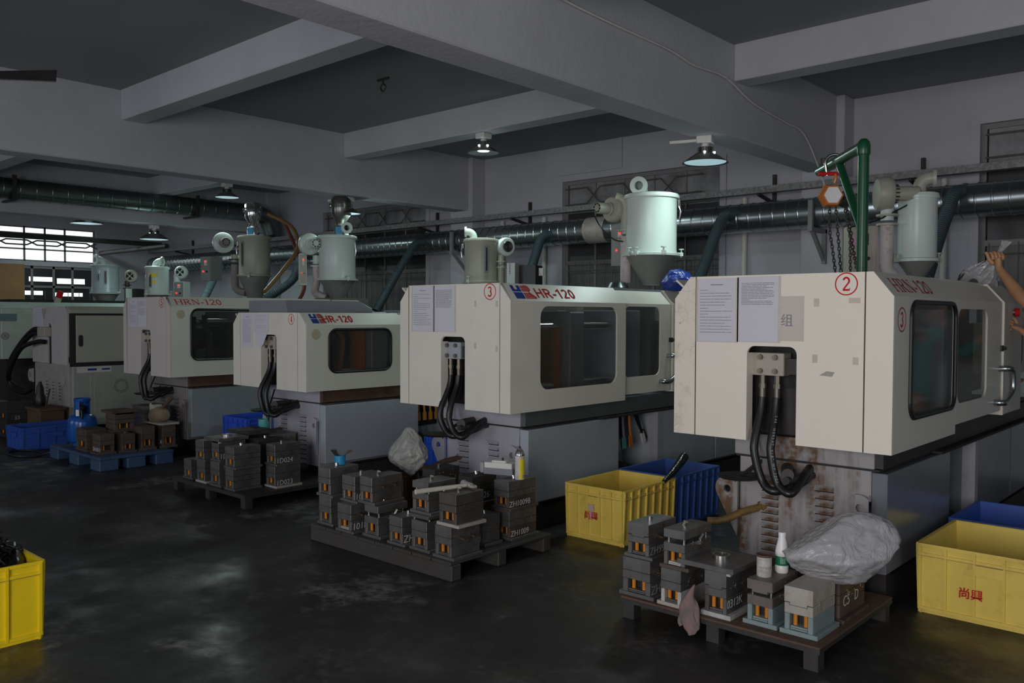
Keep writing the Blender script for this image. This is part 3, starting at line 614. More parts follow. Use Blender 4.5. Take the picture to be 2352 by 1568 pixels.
def clamp_machine(cx, hw, lab, zt=1.885, zc=1.755, d1=1.14, win1=(.26, 1.10, 1.10, 1.725), win2=None, inset=0., m_front=M_cream, m_side=M_creamg, number='2',
                  brand='HRN', notch=(-.155, .135, 1.48), gasket=True, front_m=M_vgrey, side_m=M_bgrey, band_m=M_vgrey, rust=False, blockm=None, crack=False, low=.66, rail_m=None, bow=.075):
    global LOUV, SLIT
    if LOUV is None:
        e = MB().box(-.053, .053, -.0045, -.002, -.009, .001).build('louver_shadow_slit', M_dark, None); SLIT = e.data; bpy.data.objects.remove(e)  # dark strip stands in for the shadowed slot under each louvre
        o = louver_mesh().build('louver', M_vgrey, None); LOUV = o.data; bpy.data.objects.remove(o)
    t = thing('injection_moulding_machine', lab, 'machine', (cx, 4.58, 0), 0, 'injection moulding machines in a row'); ch = .105; xs = .50; zb = .935; th = .018
    m_strip = M_crack if crack else m_front
    # front panel with the arched hose opening
    a, b, zn = notch; r = .045
    ol = [(-xs+.004, zb), (a, zb)]+[(a+r-r*math.cos(.5*PI*i/6), zn-r+r*math.sin(.5*PI*i/6)) for i in range(7)]+[(b-r+r*math.sin(.5*PI*i/6), zn-r+r*math.cos(.5*PI*i/6)) for i in range(7)]+[(b, zb), (xs-.004, zb), (xs-.004, zt), (-xs+.004, zt)]
    plate('front_panel', m_front, t, [ol], front(0, th, 0), th)
    B('front_return', m_front, t, a-.012, a, th, .075, zb, zn-.04)
    B('front_return', m_front, t, b, b+.012, th, .075, zb, zn-.04)
    for s in (-1, 1): B('seam', M_rust, t, s*xs-.008, s*xs+.008, .006, .012, zb+.004, zt-.004)
    # left door: front strip, side sheet, sloped top
    strip = [(-hw, zb), (-xs-.004, zb), (-xs-.004, zt), (-hw+ch, zt), (-hw, zc)]
    dl = plate('sliding_door', m_strip, t, [strip], front(0, .018, 0), th)
    MB().box(-hw, -hw+.012, .018, 2.9, zb, zc).bar((-hw+.05, .03, (zt+zc)/2), (-hw+.05, 2.9, (zt+zc)/2), .012, math.hypot(ch, zt-zc)-.01, (-.78, 0, .62)).build('door_sheet', m_side, dl)
    # right door with its window
    strip = [(xs+.004, zb), (hw, zb), (hw, zc), (hw-ch, zt), (xs+.004, zt)]
    dr = plate('sliding_door', m_front, t, [strip], front(0, .018, 0), th)
    y0, y1, z0, z1 = win1; hole = rrect(y0, y1, z0, z1, .085, 7)
    plate('door_sheet', m_side, dr, [[(.0185, zb), (d1, zb), (d1, zc), (.0185, zc)], hole], side(hw-.014, 0, 0), .014)
    sl = math.hypot(ch, zt-zc); slope = lambda u, v, d: Vector((hw-ch*v/sl+d*(zt-zc)/sl, u, zc+(zt-zc)*v/sl+d*ch/sl))
    mb = MB(); mb.prism([(.0185, 0), (d1, 0), (d1-.045, sl), (.0185, sl)], lambda u, v: slope(u, v, -.012), lambda u, v: slope(u, v, 0)); mb.build('door_slope', m_side, dr)
    B('window_pane', M_acryl, dr, hw-.016, hw-.012, y0-.02, y1+.02, z0-.02, z1+.02)
    if gasket:
        g = [(hw+.004, u, v) for u, v in rrect(y0+.005, y1-.005, z0+.005, z1-.005, .085, 7)]; g.append(g[0]); MB().tube(g, .013, 8, False).build('window_gasket', M_black, dr, True)
    # second door
    h2 = hw-inset; zt2, zc2 = (zt-.01, zc) if inset == 0 else (zt-.03, zc)
    e2 = 2.24
    z2 = zb+(.055 if inset == 0 else .037); ol = [(d1+.004, z2), (e2, z2), (e2, zc2), (d1+.004, zc2)]; outs = [ol]
    if win2: outs.append(rrect(win2[0], win2[1], win2[2], win2[3], .075, 7))
    d2 = plate('rear_door', m_side, t, outs, side(h2-.014, 0, 0), .014)
    MB().prism([(d1-.06, 0), (e2, 0), (e2-.03, sl-.02), (d1-.09, sl-.02)], lambda u, v: slope(u, v, -.012)-Vector((inset, 0, 0)), lambda u, v: slope(u, v, -.002)-Vector((inset, 0, 0))).build('door_slope', m_side, d2)
    B('top_rail', M_hood if inset else M_creamg, t, h2-ch-.05, h2-ch-.02, d1-.1, e2+.02, zt-.05, zt+.005)
    if win2: B('window_pane', M_acryl, d2, h2-.016, h2-.012, win2[0]-.02, win2[1]+.02, win2[2]-.02, win2[3]+.02)
    hp = smoothpath([(h2-.01, e2-.05, 1.285), (h2+.055, e2-.045, 1.29), (h2+.075, e2+.0, 1.27), (h2+.075, e2+.01, 1.14), (h2+.06, e2-.09, 1.065), (h2+.05, e2-.17, 1.06), (h2-.01, e2-.17, 1.06)], 5)
    T('door_handle', M_galv, t, hp, .021, 12)
    mb = MB(); mb.box(h2, h2+.012, e2-.03, e2+.03, 1.41, 1.45).cyl((h2+.012, e2+.01, 1.43), (h2+.03, e2+.01, 1.43), .012, n=8); mb.build('door_latch', M_iron, t)
    # fixed guard behind the doors
    fg = plate('fixed_guard', m_front, t, [[(h2-.13, zb+.02), (h2+.01, zb+.02), (h2+.01, zc), (h2-ch, zt), (h2-.13, zt)]], front(0, e2+.06, 0), .03)
    MB().box(h2-.012, h2, e2+.06, 2.86, zb+.02, zc).build('guard_sheet', m_side, fg)
    MB().prism([(e2+.06, 0), (2.86, 0), (2.70, sl), (e2+.06, sl)], lambda u, v: slope(u, v, -.012)-Vector((inset, 0, 0)), lambda u, v: slope(u, v, 0)-Vector((inset, 0, 0))).build('guard_slope', m_side, fg)
    # works inside: platens, tie bars, toggle
    B('fixed_platen', M_bgrey, t, -.40, .40, 1.75, 1.98, .95, 1.70, bev=.01)
    B('moving_platen', M_hood, t, -.40, .40, .95, 1.15, .95, 1.68, bev=.01)
    B('end_platen', M_iron, t, -.40, .40, .22, .42, .95, 1.62, bev=.01)
    for x in (-.28, .28):
        for z in (1.08, 1.56): C('tie_bar', M_chrome, t, (x, .3, z), (x, 1.9, z), .035)
    mb = MB(); mb.bar((.30, .60, 1.05), (.34, .62, 1.42), .055, .055).bar((.34, .62, 1.42), (.34, .55, 1.50), .05, .05).bar((.34, .55, 1.5), (.34, .55, 1.64), .045, .045).box(.16, .32, .85, .93, 1.0, 1.55); mb.build('toggle_link', M_orange if number in '34' else M_iron, t)
    if number == '3': B('guide_column', M_cream, t, .18, .30, 1.16, 1.26, .98, 1.72); B('guide_column', M_spat, t, .30, .34, .55, .62, 1.05, 1.5)
    C('clamp_cylinder', M_dark, t, (0, .20, 1.36), (0, .95, 1.36), .13, n=20)
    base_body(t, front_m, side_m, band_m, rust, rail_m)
    hydraulics(t, blockm=blockm, low=low, bow=bow, prt=rust)
    # injection end behind
    MB().box(-.30, .30, 2.3, 2.9, 1.0, 1.60).box(-.22, .22, 2.5, 3.1, 1.6, 1.88).box(-.25, .25, 2.9, 4.2, 1.05, 1.45).build('injection_unit', M_cone, t)
    # markings
    circled(number, .058 if zt > 1.8 else .048, front(.40, -.0002, zt-.062), M_red if number != '5' else M_redfade, t)
    L = lambda y, v0: (lambda u, v, d: slope(y+u, v0+v, d+.0006))
    hgt = sl*.60; v0 = sl*.20
    if brand == 'HRN':
        serif('HRN-120', hgt*.93, L(.075 if number == '5' else .11, v0), M_red if number == '5' else M_redfade, t, sx=1.45)
    else:
        Y = .085; bw, bh = (.098 if zt > 1.8 else .075), sl*.76; v1 = sl*.13; lg = MB()
        lg.prism([(Y, v1), (Y+bw, v1), (Y+bw, v1+bh*.47), (Y, v1+bh*.47)], lambda u, v: slope(u, v, .0005), lambda u, v: slope(u, v, .0016))
        w3 = bw/3
        lg.prism([(Y, v1+bh*.53), (Y+bw, v1+bh*.53), (Y+bw, v1+bh), (Y+2*w3, v1+bh), (Y+2*w3, v1+bh*.70), (Y+w3, v1+bh*.70), (Y+w3, v1+bh), (Y, v1+bh)], lambda u, v: slope(u, v, .0005), lambda u, v: slope(u, v, .0016))
        lg.build('emblem_blue', M_dblue, t)
        rg = MB(); X = Y+bw+.010; n = 13; kx = 1. if zt > 1.8 else .58
        for i in range(n):
            v = bh*(i+.5)/n; hh = bh/n*.33
            if .47 < v/bh < .53: continue
            if v/bh > .5:
                q = (v/bh-.765)/.235; e = kx*(.052+.036*math.sqrt(max(0, 1-q*q)))
                rg.prism([(X, v1+v-hh), (X+e, v1+v-hh), (X+e, v1+v+hh), (X, v1+v+hh)], lambda u, w_: slope(u, w_, .0005), lambda u, w_: slope(u, w_, .0016))
            else:
                e = kx*(.055+.06*(1-v/(bh*.47)))
                rg.prism([(X, v1+v-hh), (X+e+.01, v1+v-hh), (X+e-.01, v1+v+hh), (X, v1+v+hh)], lambda u, w_: slope(u, w_, .0005), lambda u, w_: slope(u, w_, .0016))
        L2 = lambda u, v, d: slope(u, v, d+.0012)
        rg.ribbon([(X+.04*kx, v1+bh*.985)]+arc(X+.055*kx, v1+bh*.765, .036*kx, bh*.22, 80, -80, 8), .011, L2)
        rg.ribbon([(X+.062*kx, v1+bh*.47), (X+.118*kx, v1+.006)], .018, L2)
        rg.build('emblem_red', M_red if zt > 1.8 else M_redfade, t)
        sans('HR-120', hgt*.92, L(.325 if zt > 1.8 else .215, sl*.20), M_red, t, sx=1.30 if zt > 1.8 else 1.02)
    return t
def sheet(t, x0, x1, z0, z1, title, rows, stop=.1, label=None, curl=False, back=True):
    if back: B('tape_backing', M_tape, t, x0-.012, x1+.014, -.0012, -.0002, z0-.004, z1+.001)
    s = B('notice_sheet', M_paper, t, x0, x1, -.0026, -.0014, z0, z1)
    printed(s, front(x0, -.003, z0), x1-x0, z1-z0, title, rows, stop=stop)
    if label: s['label'] = label
m2 = clamp_machine(-2.145, .645, 'cream moulding machine numbered 2 with cracked paint beside the green hoist', number='2', brand='HRN', win1=(.255, 1.10, 1.095, 1.735), win2=(1.165, 1.86, 1.115, 1.70), notch=(-.165, .132, 1.48),
    front_m=M_streak, side_m=mat('shaded_slate_paint', (.17, .185, .21), .22, amt=.3), band_m=M_streak, rust=True, rail_m=M_iron, bow=.05, crack=True, m_side=mat('side_cream_paint', (.62, .59, .525), .36, col2=(.54, .51, .45), nscale=2, amt=.4), m_front=mat('warm_cream_paint', (.81, .745, .655), .42, col2=(.75, .685, .60), nscale=2, amt=.3))  # slate of the side panels is darkened to hold the shade there
sheet(m2, -.486, -.236, 1.50, 1.872, True, 15); sheet(m2, -.218, .022, 1.505, 1.876, False, 15, stop=.55)
o = B('old_sheet', M_paperold, m2, .0, .171, -.001, -.0002, 1.512, 1.762); text('组', .075, front(.035, -.0012, 1.60), M_ink, o)
for x_, z_, w_, h_ in ((.24, 1.725, .03, .045), (.445, 1.735, .06, .028), (.235, 1.42, .028, .045), (.455, 1.415, .03, .04)): B('tape_mark', M_tape, m2, x_-w_/2, x_+w_/2, -.0012, -.0002, z_-h_/2, z_+h_/2)
sm = MB(); sm.poly([(.26, -.0006, 1.33), (.30, -.0006, 1.355), (.345, -.0006, 1.35), (.33, -.0006, 1.325)]); sm.build('smear', mat('grey_smear', (.42, .40, .37), .7, amt=.8), m2)
circled('3', .062, lambda u, v, d: Vector((.645+d+.0004, .125+u, 1.635+v)), M_redfade, m2)
m3 = clamp_machine(-4.755, .605, 'cream moulding machine numbered 3 with a wide clear window', d1=1.45, win1=(.335, 1.325, 1.09, 1.72), win2=(1.50, 2.07, 1.12, 1.73), inset=.05, number='3', brand='HR', rail_m=mat('dark_slate', (.085, .095, .10), .5), notch=(-.122, .141, 1.485), gasket=False,
    m_side=M_cream, blockm=M_bgrey, low=.72, band_m=M_vgrey)
sheet(m3, -.453, -.212, 1.522, 1.878, True, 17); sheet(m3, -.195, .03, 1.524, 1.878, False, 17, stop=.5)
for x_, z_, w_, h_ in ((.25, 1.735, .022, .045), (.47, 1.735, .022, .045), (.25, 1.42, .022, .045), (.47, 1.405, .022, .045)): B('tape_mark', M_tape, m3, x_-w_/2, x_+w_/2, -.0012, -.0002, z_-h_/2, z_+h_/2)
m4 = clamp_machine(-7.315, .635, 'low cream moulding machine numbered 4 under a slate coloured hood', zt=1.667, zc=1.553, d1=1.21, win1=(.25, 1.005, 1.10, 1.515), number='4', brand='HR', notch=(-.12, .15, 1.455), low=.68, rust=False, band_m=M_vgrey, rail_m=M_rust)
MB().prism([(.15, 1.67), (1.25, 1.67), (1.05, 1.79), (.15, 1.79)], lambda u, v: Vector((-.585, u, v)), lambda u, v: Vector((.11-(v-1.67)*.3, u, v))).build('hood', M_hood, m4)
sheet(m4, -.457, -.27, 1.33, 1.657, True, 18, back=False)
s = MB(); q = [(-.25, 1.655), (.015, 1.655), (.015, 1.50), (-.07, 1.36), (-.10, 1.335), (-.2, 1.335)]
s.prism(q, lambda u, v: Vector((u, -.003-.05*max(0, (1.45-v))*4*max(0, u+.25), v)), lambda u, v: Vector((u, -.0015-.05*max(0, (1.45-v))*4*max(0, u+.25), v))); s_ = s.build('notice_sheet', M_paper, m4); s_['label'] = 'white notice sheet curling away at its lower corner'
printed(s_, front(-.25, -.0035, 1.44), .25, .215, False, 9)
m5 = clamp_machine(-9.895, .595, 'cream moulding machine numbered 5 with red serif lettering', number='5', brand='HRN', zt=1.845, zc=1.735, win1=(.245, 1.12, 1.12, 1.71), notch=(-.127, .118, 1.465), low=.66, front_m=mat('dimmed_brown_grey_paint', (.23, .205, .195), .5, col2=(.15, .13, .12), nscale=3, amt=.6), side_m=mat('dimmed_slate_paint', (.24, .275, .29), .45, amt=.3), band_m=mat('dimmed_brown_grey_paint', (.23, .205, .195)), rail_m=M_rust,  # brownish paint, but the dim light down here is put into both greys
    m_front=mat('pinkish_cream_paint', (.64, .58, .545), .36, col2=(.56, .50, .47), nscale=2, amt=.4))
sheet(m5, -.426, -.215, 1.495, 1.828, True, 18, back=False); sheet(m5, -.20, .02, 1.495, 1.828, False, 16, stop=.4, back=False)
for m_, y, z, hw in ((m4, .11, 1.465, .635), (m5, .126, 1.645, .595)): MB().cyl((hw+.0005, y, z), (hw+.002, y, z), .05, n=24).build('sticker_residue', mat('sticker_glue', (.47, .44, .30), .6, amt=.6), m_)
# louvre-backed tools hanging in the recess of machine 3 and machine 4 are separate things
def hand_tool(x, y, ztop, L, m_blade, m_h, label, ang=0., group=None, bw=.05):
    t = thing('scraper', label, 'scraper', (x, y, ztop), 0, group)
    d = Vector((0, math.sin(ang), -math.cos(ang)))
    h = MB().tube(smoothpath([Vector((0, 0, 0)), d*L*.35+Vector((0, -.004, 0)), d*L*.7], 4), .012, 8).build('handle', m_h, t, True)
    MB().bar(d*L*.68, d*L, .012, bw, (0, 1, 0)).build('blade', m_blade, t)
    return t
for i in range(7):
    hand_tool(-7.315+.44, 4.58+1.54+.085*i, .79, .27, M_spat, M_spat, 'orange wooden scraper hanging in the recess behind the low machine numbered 4', .05, 'wooden scrapers behind the low machine', .045)
hand_tool(-4.755+.44, 6.15, .795, .33, M_beige, M_hood, 'grey handled scraper with beige blade hanging by the grey side panel', .08)
hand_tool(-4.755+.44, 6.23, .795, .315, M_teal, M_hood, 'grey handled scraper with teal edge hanging second in the recess', .1)
hand_tool(-4.755+.44, 6.33, .795, .31, M_orange, M_orange, 'single orange scraper hanging in the recess of machine 3', .12)
hand_tool(-4.755+.44, 6.40, .795, .33, M_dark, M_black, 'black brush hanging slantwise in the recess near the pale post', .62, None, .06)
hand_tool(-4.755+.46, 6.42, .795, .31, M_whiteg, M_black, 'cream blade scraper half behind the black brush', .42, None, .05)
# machine 6: a cabinet-sided machine with a sliding panel and vented doors
t6 = thing('injection_moulding_machine', 'pale green-grey moulding machine with black-edged sliding panel and vented cabinet doors', 'machine', (-12.85, 4.58, 0), 0, 'injection moulding machines in a row')
zt = 1.75
ol = [(-.64, .955), (.13-.2, .955), (.13-.2, 1.47)]+[(-.07+.14*i/6.-.0, 1.47+.03*math.sin(PI*i/6)) for i in range(1, 6)]+[(.07, 1.47), (.07, .955), (.62, .955), (.62, 1.66), (.56, zt), (-.58, zt), (-.64, 1.68)]
ol = [(-.64, .955), (-.05, .955), (-.05, 1.44), (-.02, 1.50), (.03, 1.52), (.07, 1.47), (.07, .955), (.62, .955), (.63, 1.62)]+[(.63-.12+.12*math.cos(a), 1.62+.13*math.sin(a)) for a in (.4, .8, 1.2, 1.57)]+[(-.5, zt), (-.60, 1.73), (-.64, 1.66)]
plate('front_panel', mat('m6_front', (.56, .52, .50), .3, amt=.3), t6, [ol], front(0, .018, 0), .018)
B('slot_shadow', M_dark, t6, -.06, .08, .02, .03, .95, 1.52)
MB().box(.62, .68, .02, 3.0, 1.655, 1.70).prism([(.02, 1.70), (3., 1.70), (3., 1.75), (.02, 1.75)], lambda u, v: Vector((.20, u, v)), lambda u, v: Vector((.66-(v-1.70)*1.2, u, v))).box(-.6, .6, .1, 3.0, 1.70, 1.72).build('top_cover', M_hopg, t6)
B('door_frame', M_dark, t6, .62, .655, .03, 3.0, .93, 1.655)
sd = B('sliding_panel', M_hopg, t6, .655, .672, .10, 1.9, .985, 1.625, bev=.003)
plate('grip_slot', M_dark, sd, [rrect(.13, .19, 1.20, 1.36, .028)], side(.6725, 0, 0), .001)
B('cabinet_body', mat('m6_cabinet', (.38, .40, .35), .45, amt=.4), t6, -.50, .68, .06, 3.2, .12, .93)
B('front_base', mat('m6_base', (.40, .37, .35), .45, col2=(.25, .22, .2), amt=.6), t6, -.62, .62, .02, .08, .12, .945, bev=.004)
for x in (-.15, .08, .31):
    for i in range(6): B('vent_slit', M_bolt, t6, x-.035, x+.035, .012, .02, .46+.045*i, .475+.045*i)
plate('lifting_lug', M_hopg, t6, [[(-.6+.0, .66), (-.60, .86)]+[(-.68+.09*math.cos(a), .76+.09*math.sin(a)) for a in [math.radians(60+20*i) for i in range(13)]], arc(-.69, .76, .045, .045, 0, 330, 11)], front(0, .0, 0), .025)
B('injection_unit', M_cone, t6, -.35, .40, 2.75, 3.9, .93, 1.85)
C('round_cover', M_beige, t6, (.42, .018, .74), (.42, .010, .74), .09, n=24)
np_ = B('name_plate', M_whiteg, t6, .68, .684, .10, .56, .845, .925)
B('blue_print', M_dblue, np_, .684, .6855, .24, .36, .872, .90); B('blue_print', M_dblue, np_, .684, .6855, .43, .54, .875, .897)
for a, b in ((.27, 1.12), (1.30, 2.2)):
    d = B('cabinet_door', mat('m6_cabinet', (.38, .40, .35)), t6, .68, .690, a, b, .20, .80, bev=.003)
    B('door_inset', mat('m6_cabinet', (.38, .40, .35)), d, .690, .694, a+.05, b-.05, .22, .77, bev=.002)
    B('door_latch', M_redfade, d, .694, .699, b-.10, b-.07, .41, .52)
    vb = MB()
    for k in range(22):
        an = 2*PI*k/22
        for r in (.075, .095): vb.cyl((.694, a+.42+r*math.cos(an), .64+r*math.sin(an)), (.696, a+.42+r*math.cos(an), .64+r*math.sin(an)), .006, n=6)
    v_ = vb.build('vent_holes', M_dark, d); v_['kind'] = 'stuff'
sheet(t6, -.59, -.22, 1.42, 1.735, True, 14, back=False)
fl = MB(); fl.prism([(-.28, 1.72), (-.08, 1.72), (-.16, 1.62), (-.2, 1.56)], lambda u, v: Vector((u, -.002, v)), lambda u, v: Vector((u, -.0035, v))); fl.build('torn_patch', M_beige, t6)
MB().box(-.2, .07, -.09, .0, 1.33, 1.46, bev=.006).build('manifold_block', M_beige, t6)
for k, (zz, xx) in enumerate(((1.42, -.2), (1.36, -.2), (1.25, -.05))):
    T('hydraulic_hose', M_black, t6, smoothpath([(xx, -.05, zz), (xx-.2, -.07, zz-.0), (-.75, -.12, 1.22-.04*k), (-1.15, -.15, .90-.06*k), (-1.25, -.10, .58+.02*k), (-.95, -.02, .48+.03*k), (-.62, .0, .58+.03*k)], 7), .032, 10)
# machine 7 and 8: cover boxes at the far left
def far_machine(cx, lab, z1):
    t = thing('injection_moulding_machine', lab, 'machine', (cx, 4.58, 0), 0, 'injection moulding machines in a row')
    c = B('cover', mat('pale_green_paint', (.50, .56, .48), .4, amt=.3), t, -.6, .6, 0, 2.6, .935, z1-.10, bev=.01)
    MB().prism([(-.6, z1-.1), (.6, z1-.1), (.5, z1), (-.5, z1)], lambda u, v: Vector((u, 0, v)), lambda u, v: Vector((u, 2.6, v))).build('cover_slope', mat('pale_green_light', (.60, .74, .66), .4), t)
    B('base_body', M_iron, t, -.5, .5, .1, 3.2, .1, .92); B('top_rail', M_dark, t, -.45, .40, .2, 3.4, z1, z1+.045)
    MB().box(-.3, .3, 2.6, 4.0, 1.0, 1.74).build('injection_unit', M_cone, t)
    return t
t7 = far_machine(-15.4, 'pale green machine cover with a bluish plate and a round no-touching sign', 1.83)
pl = B('blue_plate', mat('faded_blue_plate', (.12, .23, .27), .5, col2=(.20, .19, .12), nscale=20, amt=.9), t7, .60, .606, -.1+.04, .22, 1.53, 1.645)
ns = C('no_touch_sign', M_hopg, t7, (.601, .05, 1.30), (.605, .05, 1.30), .058, n=24)
sg = MB(); fS = lambda u, v, d: Vector((.606+d, .05+u, 1.30+v)); sg.ribbon(arc(0, 0, .05, .05, 0, 360, 24), .009, fS).ribbon([(-.035, .035), (.035, -.035)], .009, fS).ribbon([(0, .02), (.0, -.02)], .02, fS); sg.build('sign_print', M_ink, ns)
far_machine(-18.05, 'far pale machine cover behind the one with the no-touching sign', 1.83)
from mathutils import noise as mnoise
# ------------------------------------------------------------------ hopper dryers
RT = Vector((.742, .670, 0)); BK = Vector((-.670, .742, 0))      # camera-right and away along the floor
def elbow_pipe(mb, p, r, d, h, turn=.5, fl=1.45):
    p = Vector(p); d = Vector(d).normalized(); R_ = r*1.5; pts = [p, p+Vector((0, 0, h))]
    for i in range(1, 7):
        a = PI/2*i/6; pts.append(p+Vector((0, 0, h))+d*(R_*(1-math.cos(a)))+Vector((0, 0, R_*math.sin(a))))
    e = pts[-1]+d*r*.4; pts.append(e); mb.tube(pts, r, 16, False)
    sx = d.cross(Vector((0, 0, 1))).normalized()
    mb.lathe([(r*.78, -.012), (r*fl, -.012), (r*fl, .012), (r*.72, .012), (r*.72, -.05)], e+d*.01, 20, (sx, d.cross(sx), d), False, False)
    return e
def hopper(x, y, z0, z1, r, zc, m, label, rc=None, lid_over=.06, m_cone=None):
    t = thing('hopper_dryer', label, 'hopper', (x, y, zc), 0, 'hopper dryers on the machines'); q = lambda z: z-zc
    MB().lathe([(r, q(z0)), (r, q(z0)+.02), (r*.985, q(z0)+.03), (r*.985, q(z1)-.05), (r, q(z1)-.045), (r, q(z1)-.02)], (0, 0, 0), 40, cap0=False).build('barrel', m, t, True)
    MB().lathe([(r*.6, q(z1)-.032), (r*1.07, q(z1)-.032), (r*1.09, q(z1)-.02), (r*1.09, q(z1)-.010), (r*1.07, q(z1)-.008), (r*1.07, q(z1)-.004), (r*1.04, q(z1)+.010), (r*.95, q(z1)+.016), (.01, q(z1)+.018)], (0, 0, 0), 40).build('lid', m, t, True)
    MB().lathe([(r*.97, q(z0)-.028), (r*1.12, q(z0)-.026), (r*1.13, q(z0)-.004), (r*1.0, q(z0)+.004)], (0, 0, 0), 40, cap0=False, cap1=False).build('flange', m, t, True)
    rc = rc or r*.34
    MB().lathe([(r*.98, q(z0)-.02), (rc, .03), (rc, 0)], (0, 0, 0), 36).build('cone', m_cone or M_cone, t, True)
    return t
def latch(t, p, h=.17, out=(0, 0, 0)):
    p = Vector(p); o = Vector(out).normalized(); mb = MB()
    mb.bar(p+o*.008, p+o*.008-Vector((0, 0, h*.35)), .03, .008, o).tube([p+o*.02, p+o*.028-Vector((0, 0, h*.5)), p+o*.02-Vector((0, 0, h))], .006, 6).tube([p+o*.012-Vector((0, 0, h*.3)), p+o*.035-Vector((0, 0, h*.6)), p+o*.02-Vector((0, 0, h*1.02))], .007, 6)
    mb.build('latch', M_chrome, t, True)
def clampknob(t, p, out, m=None):
    p = Vector(p); o = Vector(out).normalized(); mb = MB(); mb.bar(p-o*.01, p+o*.05, .04, .035).cyl(p+o*.035-Vector((0, 0, .03)), p+o*.035+Vector((0, 0, .045)), .008, n=8).cyl(p+o*.035+Vector((0, 0, .045)), p+o*.035+Vector((0, 0, .055)), .026, n=12); mb.build('flange_clamp', m or M_hop, t, True)
def sight(t, x, y, z0, z1, ang, r):   # sight glass on the barrel at angle
    d = Vector((math.cos(ang), math.sin(ang), 0)); s_ = Vector((-d.y, d.x, 0)); mb = MB(); c = d*(r+.004)+Vector((0, 0, (z0+z1)/2)); M = Matrix((s_, d, Vector((0, 0, 1)))).transposed()
    g = MB().obox(c, (.05, .018, z1-z0), M).build('sight_frame', M_ctrl, t); MB().obox(c+d*.007, (.022, .012, (z1-z0)*.86), M).build('sight_glass', M_darkglass, g)
def blower(t, c, r, ax, m, m_motor, mlen=.16, outlet=None, grill=False, fan=False):
    c = Vector(c); ax = Vector(ax).normalized(); z = Vector((0, 0, 1)); s_ = ax.cross(z).normalized(); F = (s_, z, ax)
    MB().lathe([(r*.45, -.075), (r*.86, -.07), (r*.97, -.045), (r, 0), (r*.97, .03), (r*.86, .045), (r*.5, .05)], c, 32, F).build('blower_housing', m, t, True)
    if fan:
        MB().lathe([(r*.62, .045), (r*.72, .05), (r*.72, .07), (r*.60, .07)], c, 28, F, False, False).build('fan_ring', m, t, True)
        C('fan_hole', M_dark, t, c+ax*.05, c+ax*.055, r*.62, n=28)
        mb = MB()
        for k in range(4):
            a = 2*PI*k/4+.5; d = s_*math.cos(a)+z*math.sin(a); e = s_*math.cos(a+.5)+z*math.sin(a+.5); mb.poly([c+ax*.06+d*r*.1, c+ax*.06+d*r*.58, c+ax*.07+e*r*.56, c+ax*.07+e*r*.12])
        mb.cyl(c+ax*.055, c+ax*.078, r*.15); mb.build('fan_blades', m, t)
    elif grill:
        mb = MB()
        for k in range(5): mb.lathe([(r*(.12+.1*k), .052), (r*(.15+.1*k), .06), (r*(.18+.1*k), .052)], c, 24, F, False, False)
        C('fan_hole', M_dark, t, c+ax*.045, c+ax*.052, r*.60, n=28); mb.build('fan_grill', M_bolt, t, True)
    else:
        MB().lathe([(r*.46, .04), (r*.50, .05), (r*.50, .075), (r*.42, .08), (r*.42, .08+mlen), (r*.40, .085+mlen), (.01, .085+mlen)], c, 28, F).build('motor', m_motor, t, True)
        mb = MB()
        for k in range(8):
            a = 2*PI*k/8; d = s_*math.cos(a)+z*math.sin(a); e = s_*math.cos(a+.5)+z*math.sin(a+.5); mb.bar(c+ax*(.087+mlen)+d*r*.32, c+ax*(.087+mlen)+e*r*.32, .014, .006, ax)
        mb.build('motor_slots', M_dark, t)
def flanged_drop(t, x, y, zt, zb, r, m_top, m_lag, m_fl, foot=None):
    mb = MB(); mb.cyl((x, y, zt+.02), (x, y, zt-.10), r*.95, n=18); mb.build('outlet_neck', m_top, t, True)
    fl = MB()
    for z in (zt-.06, zt-.13): fl.cyl((x, y, z-.008), (x, y, z+.008), r*1.6, n=24)
    fl.build('pipe_flange', m_fl, t, True)
    p = [(x, y, zt-.13), (x, y, (zt+zb)/2)]
    p += foot if foot else [(x, y, zb)]
    T('lagged_pipe', m_lag, t, smoothpath(p, 6), r, 16)
def ctrl_box(t, c, size, rz, m, m_face, lights=True):
    M = Matrix.Rotation(rz, 3, 'Z'); c = Vector(c); sx, sy, sz = size
    b_ = MB().obox(c, size, M).build('control_box', m, t); P = lambda u, d, v: c+M @ Vector((u, -sy/2-d, v))
    MB().obox(P(0, .002, 0), (sx*.86, .006, sz*.92), M).build('front_plate', m_face, b_)
    MB().obox(P(sx*.02, .007, sz*.24), (sx*.30, .008, sz*.22), M).build('display', M_dark if not lights else M_whiteg, b_)
    MB().obox(P(sx*.02, .012, sz*.30), (sx*.16, .004, sz*.06), M).build('digits', M_redled, b_)
    MB().cyl(P(-sx*.2, .004, -sz*.12), P(-sx*.2, .02, -sz*.12), sx*.07, n=10).build('red_button', M_redled, b_, True); MB().cyl(P(sx*.15, .004, -sz*.13), P(sx*.15, .02, -sz*.13), sx*.07, n=10).build('knob', M_dark, b_, True)
